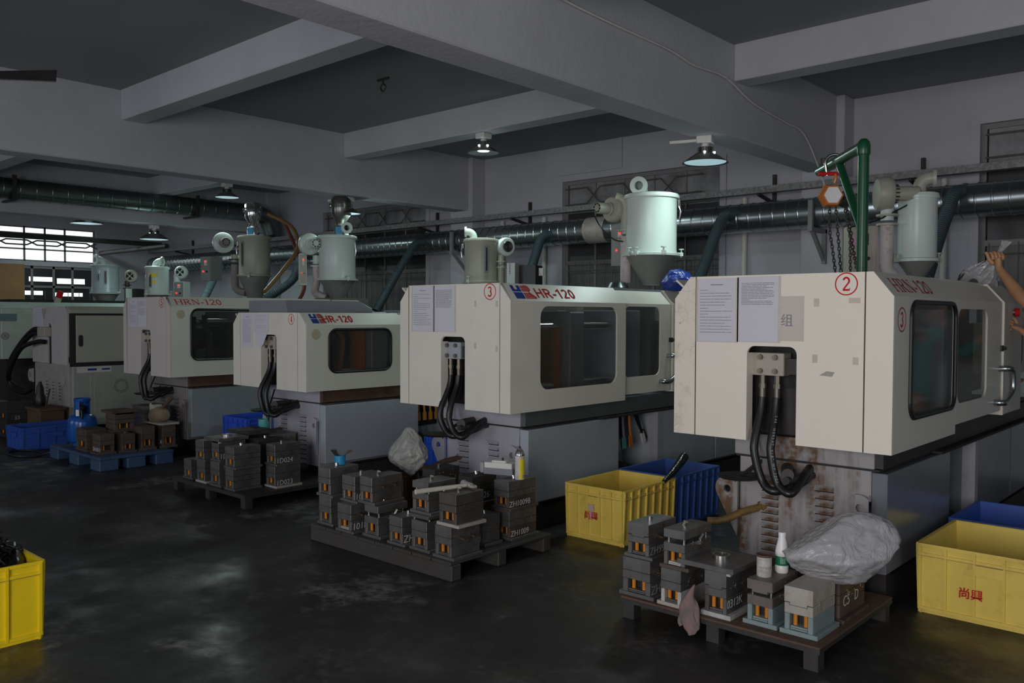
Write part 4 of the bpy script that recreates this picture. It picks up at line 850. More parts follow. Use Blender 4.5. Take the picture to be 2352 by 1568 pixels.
# machine 3: the big hopper
h = hopper(-4.755, 7.34, 2.27, 2.845, .256, 1.95, M_hop, 'largest greenish hopper with a chrome side latch behind the machine numbered 3', rc=.09)
mb = MB(); elbow_pipe(mb, Vector((-.10, -.02, .89)), .062, Vector((.35, -1, -.1)), .02); mb.build('inlet_elbow', M_hop, h, True)
latch(h, (.20, .165, .86), .2, (.75, .65, 0)); clampknob(h, Vector((.742, .67, 0))*.27+Vector((0, 0, .315)), (.742, .67, 0)); clampknob(h, Vector((.30, -.235, .31)), (.4, -.9, 0))
clampknob(h, Vector((-.05, -.27, .315)), (-.2, -1, 0)); clampknob(h, Vector((.02, -.272, .315)), (.1, -1, 0))
bc = Vector((-.35, -.15, .80)); blower(h, bc+Vector((-.02, .02, -.02)), .135, (-.2, -1, 0), M_hopg, M_hopg, .14)
MB().tube(smoothpath([bc+Vector((.02, .0, .10)), bc+Vector((.09, .05, .06)), bc+Vector((.11, .06, -.05)), bc+Vector((.11, .06, -.22))], 5), .058, 16).build('blower_outlet', M_hopg, h, True)
flanged_drop(h, bc.x+.11, bc.y+.06, .62, .03, .056, M_hopg, M_pipew, M_hopg)
T('power_cable', M_black, h, smoothpath([bc+Vector((-.08, -.22, -.10)), bc+Vector((-.0, -.22, -.22)), bc+Vector((.06, -.1, -.33)), bc+Vector((.15, -.05, -.36))], 5), .007, 6)
ctrl_box(h, (-.40, .02, .42), (.16, .14, .42), math.radians(38), M_ctrl, M_ctrl)
# machine 2: narrow hopper with the side-on blower
h = hopper(-2.145, 7.05, 2.10, 2.585, .142, 1.93, M_hop, 'narrow hopper beside the green hoist post, half hidden by a rust-streaked pipe', rc=.06)
mb = MB(); elbow_pipe(mb, RT*.01+Vector((0, 0, .655)), .050, RT*1-BK*.45, .055); mb.build('inlet_elbow', M_hopg, h, True)
blower(h, Vector((-.275, -.18, .66))+RT*.055-BK*.10, .132, RT*1-BK*.15, M_hopg, M_hopg, .15)
sl_ = MB()
for k in range(14):
    a = 2*PI*k/14; ax = (RT-BK*.15).normalized(); s_ = ax.cross(Vector((0, 0, 1))).normalized(); p = Vector((-.275, -.18, .66))+RT*.055-BK*.10+ax*.055+(s_*math.cos(a)+Vector((0, 0, 1))*math.sin(a))*.067; sl_.bar(p, p+ax*.03, .006, .01)
sl_.build('cooling_slots', M_dark, h)
flanged_drop(h, -.155, -.215, .555, .06, .050, M_hop, M_pipew, M_hopg, [(-.155, -.215, .10), (-.11, -.18, .03)])
T('power_cable', M_black, h, smoothpath([Vector((-.03, -.12, .58)), Vector((-.10, -.22, .52)), Vector((-.22, -.3, .45)), Vector((-.38, -.36, .41))], 5), .006, 6)
ctrl_box(h, (-.35, -.23, .22), (.21, .16, .40), math.radians(36), M_beige, M_beige, False)
MB().obox(Vector((-.335, -.355, .30)), (.09, .004, .075), Matrix.Rotation(math.radians(36), 3, 'Z')).build('warning_label', mat('pink_label', (.52, .30, .36), .5, amt=.3), h)
clampknob(h, Vector((.742, .67, 0))*.135+Vector((0, 0, .16)), (.742, .67, 0), M_hopg); clampknob(h, Vector((-.742, -.67, 0))*.14+Vector((0, 0, .16)), (-.742, -.67, 0), M_hopg)
# machine 4: small hopper with the open black box
h = hopper(-7.31, 7.53, 2.06, 2.56, .205, 1.80, M_hopg, 'small beige hopper standing beside an open black control box', rc=.08)
mb = MB(); elbow_pipe(mb, (-.05, -.08, .77), .045, -RT, .02); mb.build('inlet_elbow', M_hop, h, True)
sight(h, 0, 0, .36, .68, math.radians(-28), .20); latch(h, (-.15, -.15, .72), .17, (-1, -1, 0)); clampknob(h, Vector((.03, -.215, .26)), (.1, -1, 0)); clampknob(h, RT*.22+Vector((0, 0, .26)), RT)
blower(h, RT*.30-BK*.02+Vector((0, 0, .68)), .115, RT*.55-BK, M_hop, M_hop, grill=True)
flanged_drop(h, .20, .14, .56, .10, .045, M_hopg, M_hopg, M_hopg)
b_ = MB().obox(RT*.42-BK*.30+Vector((0, 0, .30)), (.10, .30, .32), Matrix.Rotation(math.radians(20), 3, 'Z')).build('control_box', M_hop, h)
MB().obox(RT*.58-BK*.26+Vector((0, 0, .29)), (.25, .24, .30), Matrix.Rotation(math.radians(20), 3, 'Z')).build('open_interior', M_black, b_)
MB().obox(RT*.72-BK*.37+Vector((0, 0, .36)), (.055, .02, .09), Matrix.Rotation(math.radians(20), 3, 'Z')).build('relay_label', M_whiteg, b_)
sl_ = MB()
for k in range(7): sl_.obox(RT*.355-BK*.43+Vector((0, 0, .34+.018*k)), (.006, .05, .007), Matrix.Rotation(math.radians(20), 3, 'Z'))
sl_.build('vent_slots', M_dark, b_)
# vacuum loader on a hopper
def loader(t, zt, m_body, r=.10, off=(0, 0)):
    ox, oy = off
    st = MB(); st.lathe([(r*.85, zt), (r*.85, zt+.13), (r*.9, zt+.14)], (ox, oy, 0), 24); st.build('loader_base', M_chrome if m_body is M_chrome else m_body, t, True)
    MB().obox(Vector((ox, oy, zt+.07))-BK*.09-RT*.01, (.09, .05, .10), Matrix.Rotation(math.radians(42), 3, 'Z')).build('blue_sensor', M_cyan, t)
    MB().lathe([(r*.55, zt+.14), (r*.6, zt+.2), (r*1.15, zt+.30), (r*1.15, zt+.40), (r*1.25, zt+.405), (r*1.25, zt+.42), (r*1.15, zt+.425), (r*1.15, zt+.50), (r*.9, zt+.54), (.01, zt+.55)], (ox, oy, 0), 28).build('loader_bin', m_body, t, True)
    cl = MB()
    for s in (-1, 1): cl.bar(Vector((ox, oy, zt+.38))+RT*s*r*1.22-BK*.03, Vector((ox, oy, zt+.45))+RT*s*r*1.25-BK*.03, .02, .02)
    cl.build('loader_clips', M_chrome, t)
# machine 5
h = hopper(-9.90, 7.31, 2.15, 2.735, .255, 1.86, M_hop, 'tall pale hopper with dark vacuum loader and white lagged pipe', rc=.10)
loader(h, .89, M_lampout, .12, (.02, .05)); mb = MB(); elbow_pipe(mb, RT*.10+Vector((0, 0, .88)), .055, -BK*1+RT*.5, .03); mb.build('inlet_elbow', M_hop, h, True)
latch(h, RT*.24-BK*.05+Vector((0, 0, .80)), .2, RT); clampknob(h, RT*.18-BK*.2+Vector((0, 0, .285)), RT*.5-BK)
blower(h, -RT*.38-BK*.05+Vector((0, 0, .77)), .155, -BK*.8+RT*.6, M_hop, M_hop, .14)
flanged_drop(h, -.27, -.16, .60, .10, .055, M_hop, M_pipew, M_hop, [(-.27, -.16, .25), (-.24, -.2, .10), (-.10, -.12, .02)])
ctrl_box(h, -RT*.50+BK*.05+Vector((0, 0, .42)), (.10, .22, .44), math.radians(60), M_hop, M_hopg)
# machine 6
h = hopper(-12.52, 7.60, 2.29, 2.905, .25, 1.86, M_hopg, 'grey hopper with sight glass under a chrome vacuum loader', rc=.11)
loader(h, 1.06, M_chrome, .115, (-.04, 0)); sight(h, 0, 0, .55, .96, math.radians(-78), .245); latch(h, -RT*.245-BK*.06+Vector((0, 0, .97)), .2, -RT); clampknob(h, -BK*.27+Vector((0, 0, .40)), -BK, M_hopg)
blower(h, -RT*.50-BK*.02+Vector((0, 0, .95)), .17, -BK*.8+RT*.5, M_hop, M_pipeg, .10)
flanged_drop(h, -.27, -.20, .74, .2, .06, M_hopg, M_pipeg, M_iron, [(-.27, -.2, .38), (-.22, -.2, .2), (-.06, -.12, .14)])
ctrl_box(h, -RT*.66-BK*.12+Vector((0, 0, .52)), (.22, .24, .38), math.radians(15), M_ctrl, M_ctrl)
# machine 7
h = hopper(-15.4, 7.35, 2.02, 2.50, .205, 1.75, M_hop, 'small bright white hopper with yellow labels and a red lit control box', rc=.09)
mb = MB(); elbow_pipe(mb, (-.02, -.02, .72), .06, RT, .05); mb.build('inlet_elbow', M_hop, h, True); sight(h, 0, 0, .38, .62, math.radians(-60), .20)
for u, z, w_, hh in ((.02, .60, .15, .07), (.10, .48, .07, .06)):
    a = math.radians(-48)+u; MB().obox(Vector((math.cos(a)*.206, math.sin(a)*.206, z)), (w_, .004, hh), Matrix.Rotation(a+PI/2, 3, 'Z')).build('warning_label', M_ylabel, h)
latch(h, -RT*.2+Vector((0, 0, .62)), .2, -RT-BK*.5); clampknob(h, RT*.22+Vector((0, 0, .26)), RT); clampknob(h, -BK*.2-RT*.1+Vector((0, 0, .26)), -BK)
blower(h, RT*.46-BK*.05+Vector((0, 0, .66)), .12, -BK, M_hop, M_hop, fan=True); C('blower_outlet', M_hop, h, RT*.38-BK*.05+Vector((0, 0, .62)), RT*.38-BK*.05+Vector((0, 0, .45)), .055)
ctrl_box(h, RT*.48-BK*.08+Vector((0, 0, .32)), (.22, .18, .34), math.radians(28), M_hop, M_ctrl)
# machine 8
h = hopper(-18.0, 7.5, 2.08, 2.63, .262, 1.80, mat('hopper_enamel_blueish', (.46, .55, .57), .33, amt=.3), 'pale blue-grey hopper with elbow in front of the far window wall', rc=.11)
mb = MB(); elbow_pipe(mb, (-.05, -.02, .79), .075, -BK*.6-RT*.5, .05); mb.build('inlet_elbow', M_hop, h, True); sight(h, 0, 0, .45, .72, math.radians(-22), .255); latch(h, -BK*.26+Vector((0, 0, .72)), .2, -BK); clampknob(h, RT*.27+Vector((0, 0, .29)), RT); clampknob(h, -RT*.27+Vector((0, 0, .29)), -RT)
blower(h, RT*.53+Vector((0, 0, .62)), .135, -BK, M_hopg, M_hopg, fan=True)
flanged_drop(h, .33, .3, .5, -.4, .05, M_iron, M_iron, M_iron); MB().obox(RT*.55-BK*.1+Vector((0, 0, .18)), (.06, .2, .36), Matrix.Rotation(math.radians(30), 3, 'Z')).build('box_side', M_hop, h); MB().obox(RT*.66+Vector((0, 0, .18)), (.16, .2, .36), Matrix.Rotation(math.radians(30), 3, 'Z')).build('open_interior', M_black, h)
# ------------------------------------------------------------------ flexible fume hoses from the duct
def flex(name, label, pts, r, rings, m=M_hose):
    t = thing(name, label, 'hose', pts[-1], 0, 'fume hoses under the duct'); o = Vector(pts[-1]); P = smoothpath([Vector(p)-o for p in pts], 10); n = len(P)
    # walk the path and set alternate radii for a ribbed skin
    out, rad = [], []; L_ = [0]
    for a, b in zip(P, P[1:]): L_.append(L_[-1]+(b-a).length)
    k = 0; N_ = rings*3
    for i in range(N_+1):
        s = L_[-1]*i/N_
        while k < n-2 and L_[k+1] < s: k += 1
        f = (s-L_[k])/max(1e-6, L_[k+1]-L_[k]); out.append(P[k].lerp(P[k+1], f)); rad.append(r*(1.0, .9, .88)[i % 3] if i % 3 else r*1.06)
    MB().tube(out, rad, 14).build('ribbed_tube', m, t, True)
    d = (P[0]-P[1]).normalized(); C('hose_cuff', M_galv, t, P[0]-d*.01, P[0]+d*.10, r*1.12)
    return t
flex('fume_hose', 'dark ribbed hose dropping from the duct to the left of the machine numbered 3', [(-10.16, 9.36, 2.83), (-10.36, 9.2, 2.79), (-10.40, 9.05, 2.6), (-10.45, 8.8, 2.217), (-10.40, 8.4, 1.70)], .063, 60)
flex('fume_hose', 'short ribbed hose dropping from the duct behind the open black control box', [(-7.66, 9.36, 2.80), (-7.76, 9.22, 2.74), (-7.73, 9.05, 2.5), (-7.69, 8.9, 2.25), (-7.62, 8.7, 1.9)], .062, 48)
flex('fume_hose', 'dark ribbed hose dropping from the duct between the largest hopper and the machine numbered 2', [(-4.85, 9.36, 2.86), (-4.95, 9.22, 2.83), (-4.97, 9.05, 2.62), (-4.95, 8.8, 2.30), (-4.93, 8.5, 1.92)], .063, 52)
flex('fume_hose', 'teal ribbed hose dropping from the duct behind the narrow hopper', [(-2.44, 9.36, 2.90), (-2.46, 9.18, 2.85), (-2.47, 9.0, 2.66), (-2.47, 8.75, 2.42), (-2.45, 8.25, 1.93)], .064, 52)
flex('fume_hose', 'dark ribbed hose curving down behind the blue sensor of the grey hopper', [(-13.70, 9.36, 2.84), (-13.5, 9.1, 2.6), (-13.36, 8.9, 2.3), (-13.42, 8.6, 2.05), (-13.6, 8.45, 1.92)], .075, 44)
flex('fume_hose', 'pale blue ribbed hose behind the small bright white hopper', [(-16.7, 9.36, 2.66), (-16.6, 9.15, 2.42), (-16.4, 8.85, 2.05), (-16.35, 8.7, 1.8)], .075, 36, mat('pale_hose', (.16, .24, .26), .5, amt=.3))
for pts, m_, lb in (([(-12.35, 7.75, 3.28), (-11.9, 7.9, 3.05), (-11.6, 7.8, 2.7), (-11.35, 7.4, 2.35), (-11.1, 6.9, 1.98)], mat('amber_hose', (.25, .14, .05), .35), 'amber suction hose running down from the chrome vacuum loader'),
                    ([(-12.2, 7.95, 3.15), (-12.0, 8.0, 2.8), (-11.6, 7.9, 2.35), (-11.3, 7.7, 2.0), (-10.9, 7.2, 1.7)], mat('red_brown_hose', (.17, .045, .03), .4), 'red-brown suction hose behind the grey hopper')):
    tag(MB().tube(smoothpath(pts, 7), .030, 10).build('suction_hose', m_, None, True), lb, 'hose')
# ------------------------------------------------------------------ bags and lamps on the machines
def crumple(name, c, size, m, seed, sub=4, jag=.35, shape=None, planes=0):
    bm = bmesh.new(); bmesh.ops.create_icosphere(bm, subdivisions=sub, radius=1); rnd = random.Random(seed)
    rv = lambda: Vector((rnd.gauss(0, 1), rnd.gauss(0, 1), rnd.gauss(0, 1))).normalized()
    dirs = [(rv(), rnd.uniform(-.5, .5)) for _ in range(26)]; pl = [(rv(), rnd.uniform(.74, 1.0)) for _ in range(planes)]
    for v in bm.verts:
        d = v.co.normalized(); s = 1.
        if planes:
            for q, k in pl:
                e = d.dot(q)
                if e > .05: s = min(s, k/e)
            nv = mnoise.noise_vector(d*2.2+Vector((seed, 0, 0))); s -= .10*jag*(1-min(1, 3.2*abs(mnoise.noise(d*3.1+nv*.8+Vector((0, seed, 0))))))+.03*jag*mnoise.noise(d*9+nv)
        else:
            for q, wv in dirs: s += jag*wv*max(0., d.dot(q))**14
            nv = mnoise.noise_vector(d*2.6+Vector((seed, 0, 0))); s += .05*jag*(1-2*abs(mnoise.noise(d*5+nv*.9+Vector((0, seed, 0)))))
        p = d*s
        if shape: p = shape(p)
        v.co = Vector((p.x*size[0], p.y*size[1], p.z*size[2]))
    me = bpy.data.meshes.new(name); bm.to_mesh(me); bm.free(); me.materials.append(m); me.polygons.foreach_set('use_smooth', [True]*len(me.polygons))
    o = bpy.data.objects.new(name, me); COL.objects.link(o); o.location = c
    return o
tag(crumple('plastic_bag', (-4.25, 7.0, 1.97), (.17, .15, .12), M_bagblue, 3, jag=.35, planes=24), 'shiny blue plastic bag lying behind the machine numbered 3 beside the cone', 'bag')
tag(MB().lathe([(.02, 0), (.10, .01), (.11, .05), (.08, .10), (.02, .12)], (-5.0, 7.12, 1.88), 20).build('duct_cap', M_galv, None, True), 'round silver duct cap at the foot of the rusty lagged pipe', 'cap')
t = thing('warning_beacon', 'red warning beacon tilted on a pale base on the far left machine', 'beacon', (-14.98, 5.46, 1.83))
A_ = Vector((.32, .22, .92)).normalized(); C('base', mat('beacon_base', (.5, .46, .34), .5), t, Vector((0, 0, .0)), A_*.09, .05, n=18); C('dome', M_red, t, A_*.09, A_*.20, .047, .044, 18)
# ------------------------------------------------------------------ green jib with the chain hoist
t = thing('jib_crane', 'dark green tube jib standing on the machine numbered 2', 'crane', (-2.0, 5.5, 0.94))
o = Vector((-2.0, 5.5, .94)); Q = lambda x, y, z: Vector((x, y, z))-o; top = Q(-2.0, 5.5, 2.72); tip = Q(-2.60, 6.27, 2.72)
dj = (tip-top).normalized()
C('post', M_green, t, (0, 0, 0), top+Vector((0, 0, -.02)), .033, n=20)
mb = MB(); mb.lathe([(.036, -.06), (.040, -.05), (.040, .0), (.034, .025), (.02, .042), (.004, .046)], top, 20); mb.cyl(top, top+dj*.07, .036, n=18); mb.build('corner_cap', M_green, t, True)
C('arm', M_green, t, top+dj*.03, tip, .035, n=18)
C('brace', M_green, t, top+dj*.50+Vector((0, 0, -.02)), Vector((0, 0, top.z-.54)), .027, n=16)
mb = MB(); mb.cyl(tip-dj*.09+Vector((0, 0, .02)), tip-dj*.09+Vector((0, 0, .085)), .018, n=8).cyl(tip-dj*.09+Vector((0, 0, -.05)), tip-dj*.09+Vector((0, 0, .02)), .01, n=8); mb.build('stop_bolt', M_iron, t, True)
hp = Vector((-2.0, 5.5, 2.72))+Vector((-.60, .77, 0))*.62
t = thing('chain_hoist', 'orange chain hoist with a white plate shackled to the green jib arm', 'hoist', hp)
sx = Vector((.79, .61, 0))
MB().tube(smoothpath([sx*.06+Vector((0, 0, -.07)), sx*.062+Vector((0, 0, .01)), sx*.03+Vector((0, 0, .052)), sx*-.03+Vector((0, 0, .052)), sx*-.062+Vector((0, 0, .01)), sx*-.055+Vector((0, 0, -.05)), sx*-.05+Vector((0, 0, -.09))], 5), .011, 10).build('shackle', M_bolt, t, True)
C('shackle_pin', M_red, t, sx*-.11+Vector((0, 0, -.075)), sx*.08+Vector((0, 0, -.075)), .014, n=12)
T('hook', M_orange, t, smoothpath([(0, 0, -.07), (.01, 0, -.1), (0, 0, -.14)], 4), .012, 8)
hd = MB(); hd.lathe([(.02, -.05), (.075, -.05), (.085, -.03), (.085, .02), (.07, .05), (.02, .055)], Vector((-.02, -.02, -.23)), 6, (Vector((.75, .66, 0)), Vector((0, 0, 1)), Vector((-.66, .75, 0)))); hb = hd.build('hoist_body', M_orange, t)
MB().lathe([(.005, -.004), (.062, -.004), (.062, .003), (.005, .003)], Vector((-.02, -.02, -.23))+Vector((-.66, .75, 0))*-.055, 6, (Vector((.75, .66, 0)), Vector((0, 0, 1)), Vector((-.66, .75, 0)))).build('white_plate', M_white, t)
MB().cyl(Vector((.03, .05, -.24)), Vector((.06, .09, -.26)), .055, n=14).build('chain_wheel', M_dark, t, True)
def chain(t, pts, link=.034, r=.0042):
    P = [Vector(p) for p in pts]; L_ = [0]
    for a, b in zip(P, P[1:]): L_.append(L_[-1]+(b-a).length)
    n = max(2, int(L_[-1]/(link*.72))); mb = MB(); k = 0; c = []
    for i in range(n+1):
        s = L_[-1]*i/n
        while k < len(P)-2 and L_[k+1] < s: k += 1
        c.append(P[k].lerp(P[k+1], (s-L_[k])/max(1e-6, L_[k+1]-L_[k])))
    for i, (a, b) in enumerate(zip(c, c[1:])):
        d = (b-a).normalized(); u = Vector((1, 0, 0)) if abs(d.x) < .8 else Vector((0, 1, 0)); x = d.cross(u).normalized(); y = d.cross(x); s_ = x if i % 2 else y; m = (a+b)/2; h_ = link/2; w_ = link*.28
        ring = [m+d*(h_*math.cos(q))+s_*(w_*math.sin(q)) for q in [2*PI*j/8 for j in range(9)]]; mb.tube(ring, r, 5, False)
    mb.build('chain', M_iron, t, True)
zl = 1.93-hp.z
chain(t, [(-.02, -.03, -.28), (-.01, -.04, -.5), (.0, -.02, zl+.2), (.02, .0, zl)]); chain(t, [(.01, 0, -.28), (.03, 0, -.5), (.05, .02, zl)]); chain(t, [(.05, .05, -.28), (.10, .04, -.52), (.11, .03, zl)], .03, .004)
chain(t, smoothpath([(.06, .06, -.28), (.10, .02, -.42), (.16, -.06, -.62), (.24, -.2, -.75)], 5), .038)
# ------------------------------------------------------------------ mould tables and pallets
def steel_table(x0, x1, y0, y1, label, m_top=M_iron, legs=((0, 0), (.5, 0), (1, 0), (0, 1), (.5, 1), (1, 1)), lw=.07):
    t = thing('mould_stand', label, 'stand', ((x0+x1)/2, y0, 0)); W = x1-x0; D = y1-y0
    B('top_sheet', m_top, t, -W/2, W/2, 0, D, .108, .12, bev=.002)
    MB().box(-W/2, W/2, .004, .05, .085, .108).box(-W/2, W/2, D-.05, D-.004, .085, .108).box(W/2-.05, W/2-.004, .05, D-.05, .085, .108).box(-W/2+.004, -W/2+.05, .05, D-.05, .085, .108).build('frame_rail', M_iron, t)
    for fx, fy in legs:
        cx = -W/2+.045+(W-.09)*fx; cy = .045+(D-.09)*fy; B('leg', M_iron, t, cx-lw/2, cx+lw/2, cy-.035, cy+.035, 0, .087)
    return t
steel_table(-2.68, -1.57, 3.865, 4.85, 'low rusty steel stand under the moulds before the machine numbered 2', M_rust)
steel_table(-7.78, -6.50, 3.84, 4.86, 'low dark steel stand under the moulds before the machine numbered 4', M_iron)
t = thing('mould_pallet', 'blackened timber pallet under the moulds before the machine numbered 3', 'pallet', (-4.55, 3.655, 0)); M_timber = mat('blackened_timber', (.045, .045, .042), .6, col2=(.05, .03, .022), nscale=6, amt=.7, bump=.3)
B('skid', M_timber, t, -.73, .755, 0, .085, 0, .10, bev=.006); B('skid', M_timber, t, -.70, .74, .44, .52, 0, .098, bev=.006); B('skid', M_timber, t, -.70, .74, .90, .98, 0, .098, bev=.006)
for i in range(8):
    a = -.74+i*.1866; B('deck_board', M_timber, t, a, a+.176, .002, .985, .098, .12, bev=.004)
t = thing('plastic_pallet', 'scuffed blue plastic pallet carrying the gas bottle and rusty moulds', 'pallet', (-9.82, 3.73, 0))
for i in range(7): B('deck_board', M_bluepal, t, -.66, .68, .115*i, .115*i+.112, .118, .15, bev=.004)
for x in (-.56, .0, .56):
    for y in (.0, .29, .60): B('block_foot', M_bluepal, t, x-.12, x+.12, y, y+.20, 0, .118, bev=.01)
# ------------------------------------------------------------------ injection moulds
def mould(X0, X1, Y, z0, h, label, d=.27, rz=0., m=M_steel, m_sp=None, m_base=None, m_ej=None, txt=None, step=False, gap=False, wide=None, ring=False, nip=0, bush=True, txt_m=M_chalk, tsize=None, tx=.03, tz=.12, springs=2, seed=0, txt_front=None, open_cav=False):
    t = thing('injection_mould', label, 'mould', ((X0+X1)/2, Y, z0), rz, 'moulds on the blue pallet' if X0 > -1 or -11 < X0 < -9 else 'moulds at the left edge' if X0 < -11 else 'moulds on the dark steel stand' if X0 < -6 else 'moulds on the timber pallet' if X0 < -3.2 else 'moulds on the rusty steel stand'); W = X1-X0; w_ = W/2-.024; rnd = random.Random(sum(map(ord, label)))
    m_sp = m_sp or m; m_base = m_base or m; zb = .10*h; zs = .44*h; zp = .66*h; bv = .0022
    B('bottom_plate', m_base, t, -W/2, W/2, 0, d, 0, zb, bev=bv)
    sp = w_*.36
    for s in (-1, 1): B('spacer_block', m_sp, t, min(s*w_, s*(w_-sp)), max(s*w_, s*(w_-sp)), .003, d-.004, zb, zs, bev=bv)
    B('ejector_plate', m_ej or m, t, -w_+sp+.003, w_-sp-.003, .006, d-.01, zb+.003, zb+.045*h, bev=.001); B('ejector_plate', m_ej or m, t, -w_+sp+.003, w_-sp-.003, .009, d-.01, zb+.049*h, zb+.09*h, bev=.001)
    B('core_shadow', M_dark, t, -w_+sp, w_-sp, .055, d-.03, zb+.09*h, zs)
    zsp = zb+.09*h
    for s in ((-1, 1) if springs == 2 else (-1,)):
        mb = MB(); c = (s*(w_-sp)*.58, .030, zsp); mb.tube(helix(c, .0088, zs-zsp, 10, .002, 9), .0024, 5); mb.cyl(c, (c[0], c[1], zs), .0070, n=8); mb.build('spring', M_spring, t, True)
    B('core_plate', m, t, -w_, w_, 0, d-.003, zs+.0012, zp, bev=bv)
    dz = 0.
    if gap:
        dz = .055*h+.012; mb = MB()
        for s in (-1, 1):
            for yy in (.025, d-.03): mb.cyl((s*(w_-.018), yy, zp), (s*(w_-.018), yy, zp+dz), .0075, n=10)
        mb.build('guide_pin', M_chrome, t, True)
        c_ = MB(); c_.bar((w_-.002, d*.55, zp+.002), (w_+.012, d*.60, zp+dz+.012), .012).box(w_-.01, w_+.016, d*.5, d*.62, zp-.02, zp); c_.build('slide_lock', M_bolt, t)
    z1 = zp+.0015+dz
    if step:
        a = w_*.62; st = .045*h
        MB().prism([(-w_, z1+st*.2), (-a, z1+st*.2), (-a, z1-st), (a, z1-st), (a, z1+st*.2), (w_, z1+st*.2), (w_, h), (-w_, h)], lambda u, v: Vector((u, -.0008, v)), lambda u, v: Vector((u, d-.003, v))).build('cavity_plate', m, t)
        e = MB(); e.ribbon([(-w_, z1+st*.2), (-a, z1+st*.2), (-a, z1-st), (a, z1-st), (a, z1+st*.2), (w_, z1+st*.2)], .0022, front(0, -.0009, 0), .0004); e.build('parting_line', M_dark, t)
    else: B('cavity_plate', m, t, -w_, w_, 0, d-.003, z1, h, bev=bv)
    if bush: C('locating_bush', M_bolt, t, (rnd.uniform(-.01, .01), d*.42, h), (0, d*.42, h+.022), .0135, n=16)
    if wide:
        a, b, c_, e_ = wide; B('clamp_plate', m, t, a, b, c_, e_, h, h+.028, bev=bv); B('packing_strip', M_steelw if m is M_steel else m, t, -w_+.01, w_+.02, .0, .02, h-.016, h)
        if ring:
            rr = MB(); rr.lathe([(.036, h+.028), (.046, h+.028), (.046, h+.048), (.036, h+.048), (.036, h+.028)], ((a+b)/2+.01, (c_+e_)/2, 0), 28, cap0=False, cap1=False); rr.build('locating_ring', M_bolt, t, True)
    pg = MB()
    for k in range(7):
        yy = d*rnd.uniform(.15, .92); zz = h*rnd.choice((.55, .62, .72, .85, .93)); pg.cyl((w_, yy, zz+(dz if zz > zp else 0)*.3), (w_+.0015, yy, zz+(dz if zz > zp else 0)*.3), .0035, n=8)
    lc = w_; pg.box(lc, lc+.002, d*.30, d*.315, h*.60, h*.70).box(lc, lc+.002, d*.8, d*.815, h*.60, h*.70); pg.build('plugs', M_bolt, t)
    for k in range(nip):
        yy = d*(.30+.38*k); nb = MB(); nb.cyl((w_, yy, zp*.96), (w_+.035, yy-.01, zp*.96), .0065, n=8).cyl((w_+.02, yy-.006, zp*.96), (w_+.05, yy-.014, zp*.96), .0045, n=8); nb.build('water_nipple', mat('brass', (.45, .25, .13), .35, .9), t, True)
    if txt: text(txt, tsize or h*.33, lambda u, v, dd: Vector((w_+.0006+dd, tx+u, h*tz+v)), txt_m, t, 'chalk_marking', bold=-.0004, shear=.08, th=.0006)
    if txt_front: text(txt_front, tsize or h*.3, front(-w_+.012, -.0008, h*tz), txt_m, t, 'chalk_marking', bold=-.0003, th=.0006)
    return t
S3, S2, S4 = 'before the machine numbered 3', 'before the machine numbered 2', 'before the machine numbered 4'
# before machine 3
mould(-5.264, -5.075, 3.70, .12, .206, 'lower steel mould under the mould carrying the blue cup, front left pallet corner')
mould(-4.994, -4.792, 3.665, .12, .202, 'steel mould chalked 1018 in the bottom row of the timber pallet', txt='1018', tx=.012, nip=1, m_ej=M_steel2)
mould(-4.733, -4.540, 3.70, .12, .225, 'steel mould with exposed cavity pins on its side, third in the bottom row', gap=True, nip=1)
mould(-4.457, -4.278, 3.69, .12, .193, 'low steel mould chalked ZH standing alone without one stacked on it', txt='ZH1', tx=.012, tsize=.07)
t5 = mould(-4.243, -4.048, 3.70, .12, .200, 'steel mould with a loose clamp plate lying on its top, in the bottom row', bush=False)
tag(B('clamp_plate', M_steel, None, -4.245, -4.05, 3.695, 3.96, .336, .359, bev=.0015), 'loose flat steel clamp plate sandwiched between two moulds on the timber pallet', 'plate')
for xx in (-4.22, -4.075):
    for yy in (3.73, 3.93): C('spacer_pin', M_bolt, t5, (xx+4.1455, yy-3.70, .2), (xx+4.1455, yy-3.70, .216), .008)
mould(-3.997, -3.804, 3.68, .12, .210, 'nearest corner mould of the timber pallet, with two brass water nipples', nip=2, bush=False, d=.26)
mould(-5.274, -5.082, 3.70, .326, .213, 'steel mould carrying the blue cup of pens', d=.26)
mould(-5.012, -4.820, 3.72, .322, .188, 'steel mould chalked 10 half hidden behind the two-nipple mould', txt='10', tx=.004)
mould(-4.783, -4.605, 3.70, .345, .19, 'steel mould with two brass nipples stacked above the exposed cavity pins', nip=2, d=.275)
mould(-4.253, -4.052, 3.715, .359, .212, 'gapped steel mould under the pale end of the hammer handle', gap=True, nip=0, d=.25)
mould(-3.965, -3.765, 3.685, .33, .208, 'brown-tinged steel mould under the hammer head', d=.25, m_base=M_steel2, m=mat('mold_steel_warm', (.16, .145, .13), .42, .7, col2=(.09, .08, .07), nscale=7, amt=.8))
mould(-4.05, -3.863, 4.285, .12, .199, 'mould chalked ZH1009 at the bottom of the stack under the spray can', txt='ZH1009', tx=.012, d=.285, m_sp=M_steelr, tsize=.056)
mould(-4.055, -3.873, 4.285, .319, .201, 'mould chalked ZH1009B standing under the spray can', txt='ZH1009B', tx=.008, d=.29, m_sp=M_steelr, m_base=M_steelr, tsize=.056)
t7 = mould(-4.075, -3.895, 4.06, .12, .198, 'mould chalked 10 turned end-on beside the ZH1009 stack', d=.17, txt_front='   10', tsize=.055, springs=2)
mould(-4.32, -4.135, 4.20, .33, .20, 'dark mould chalked 1026 under the grey circuit breaker', txt='1026', tx=.05, tsize=.062, tz=.2, d=.25, m=M_iron)
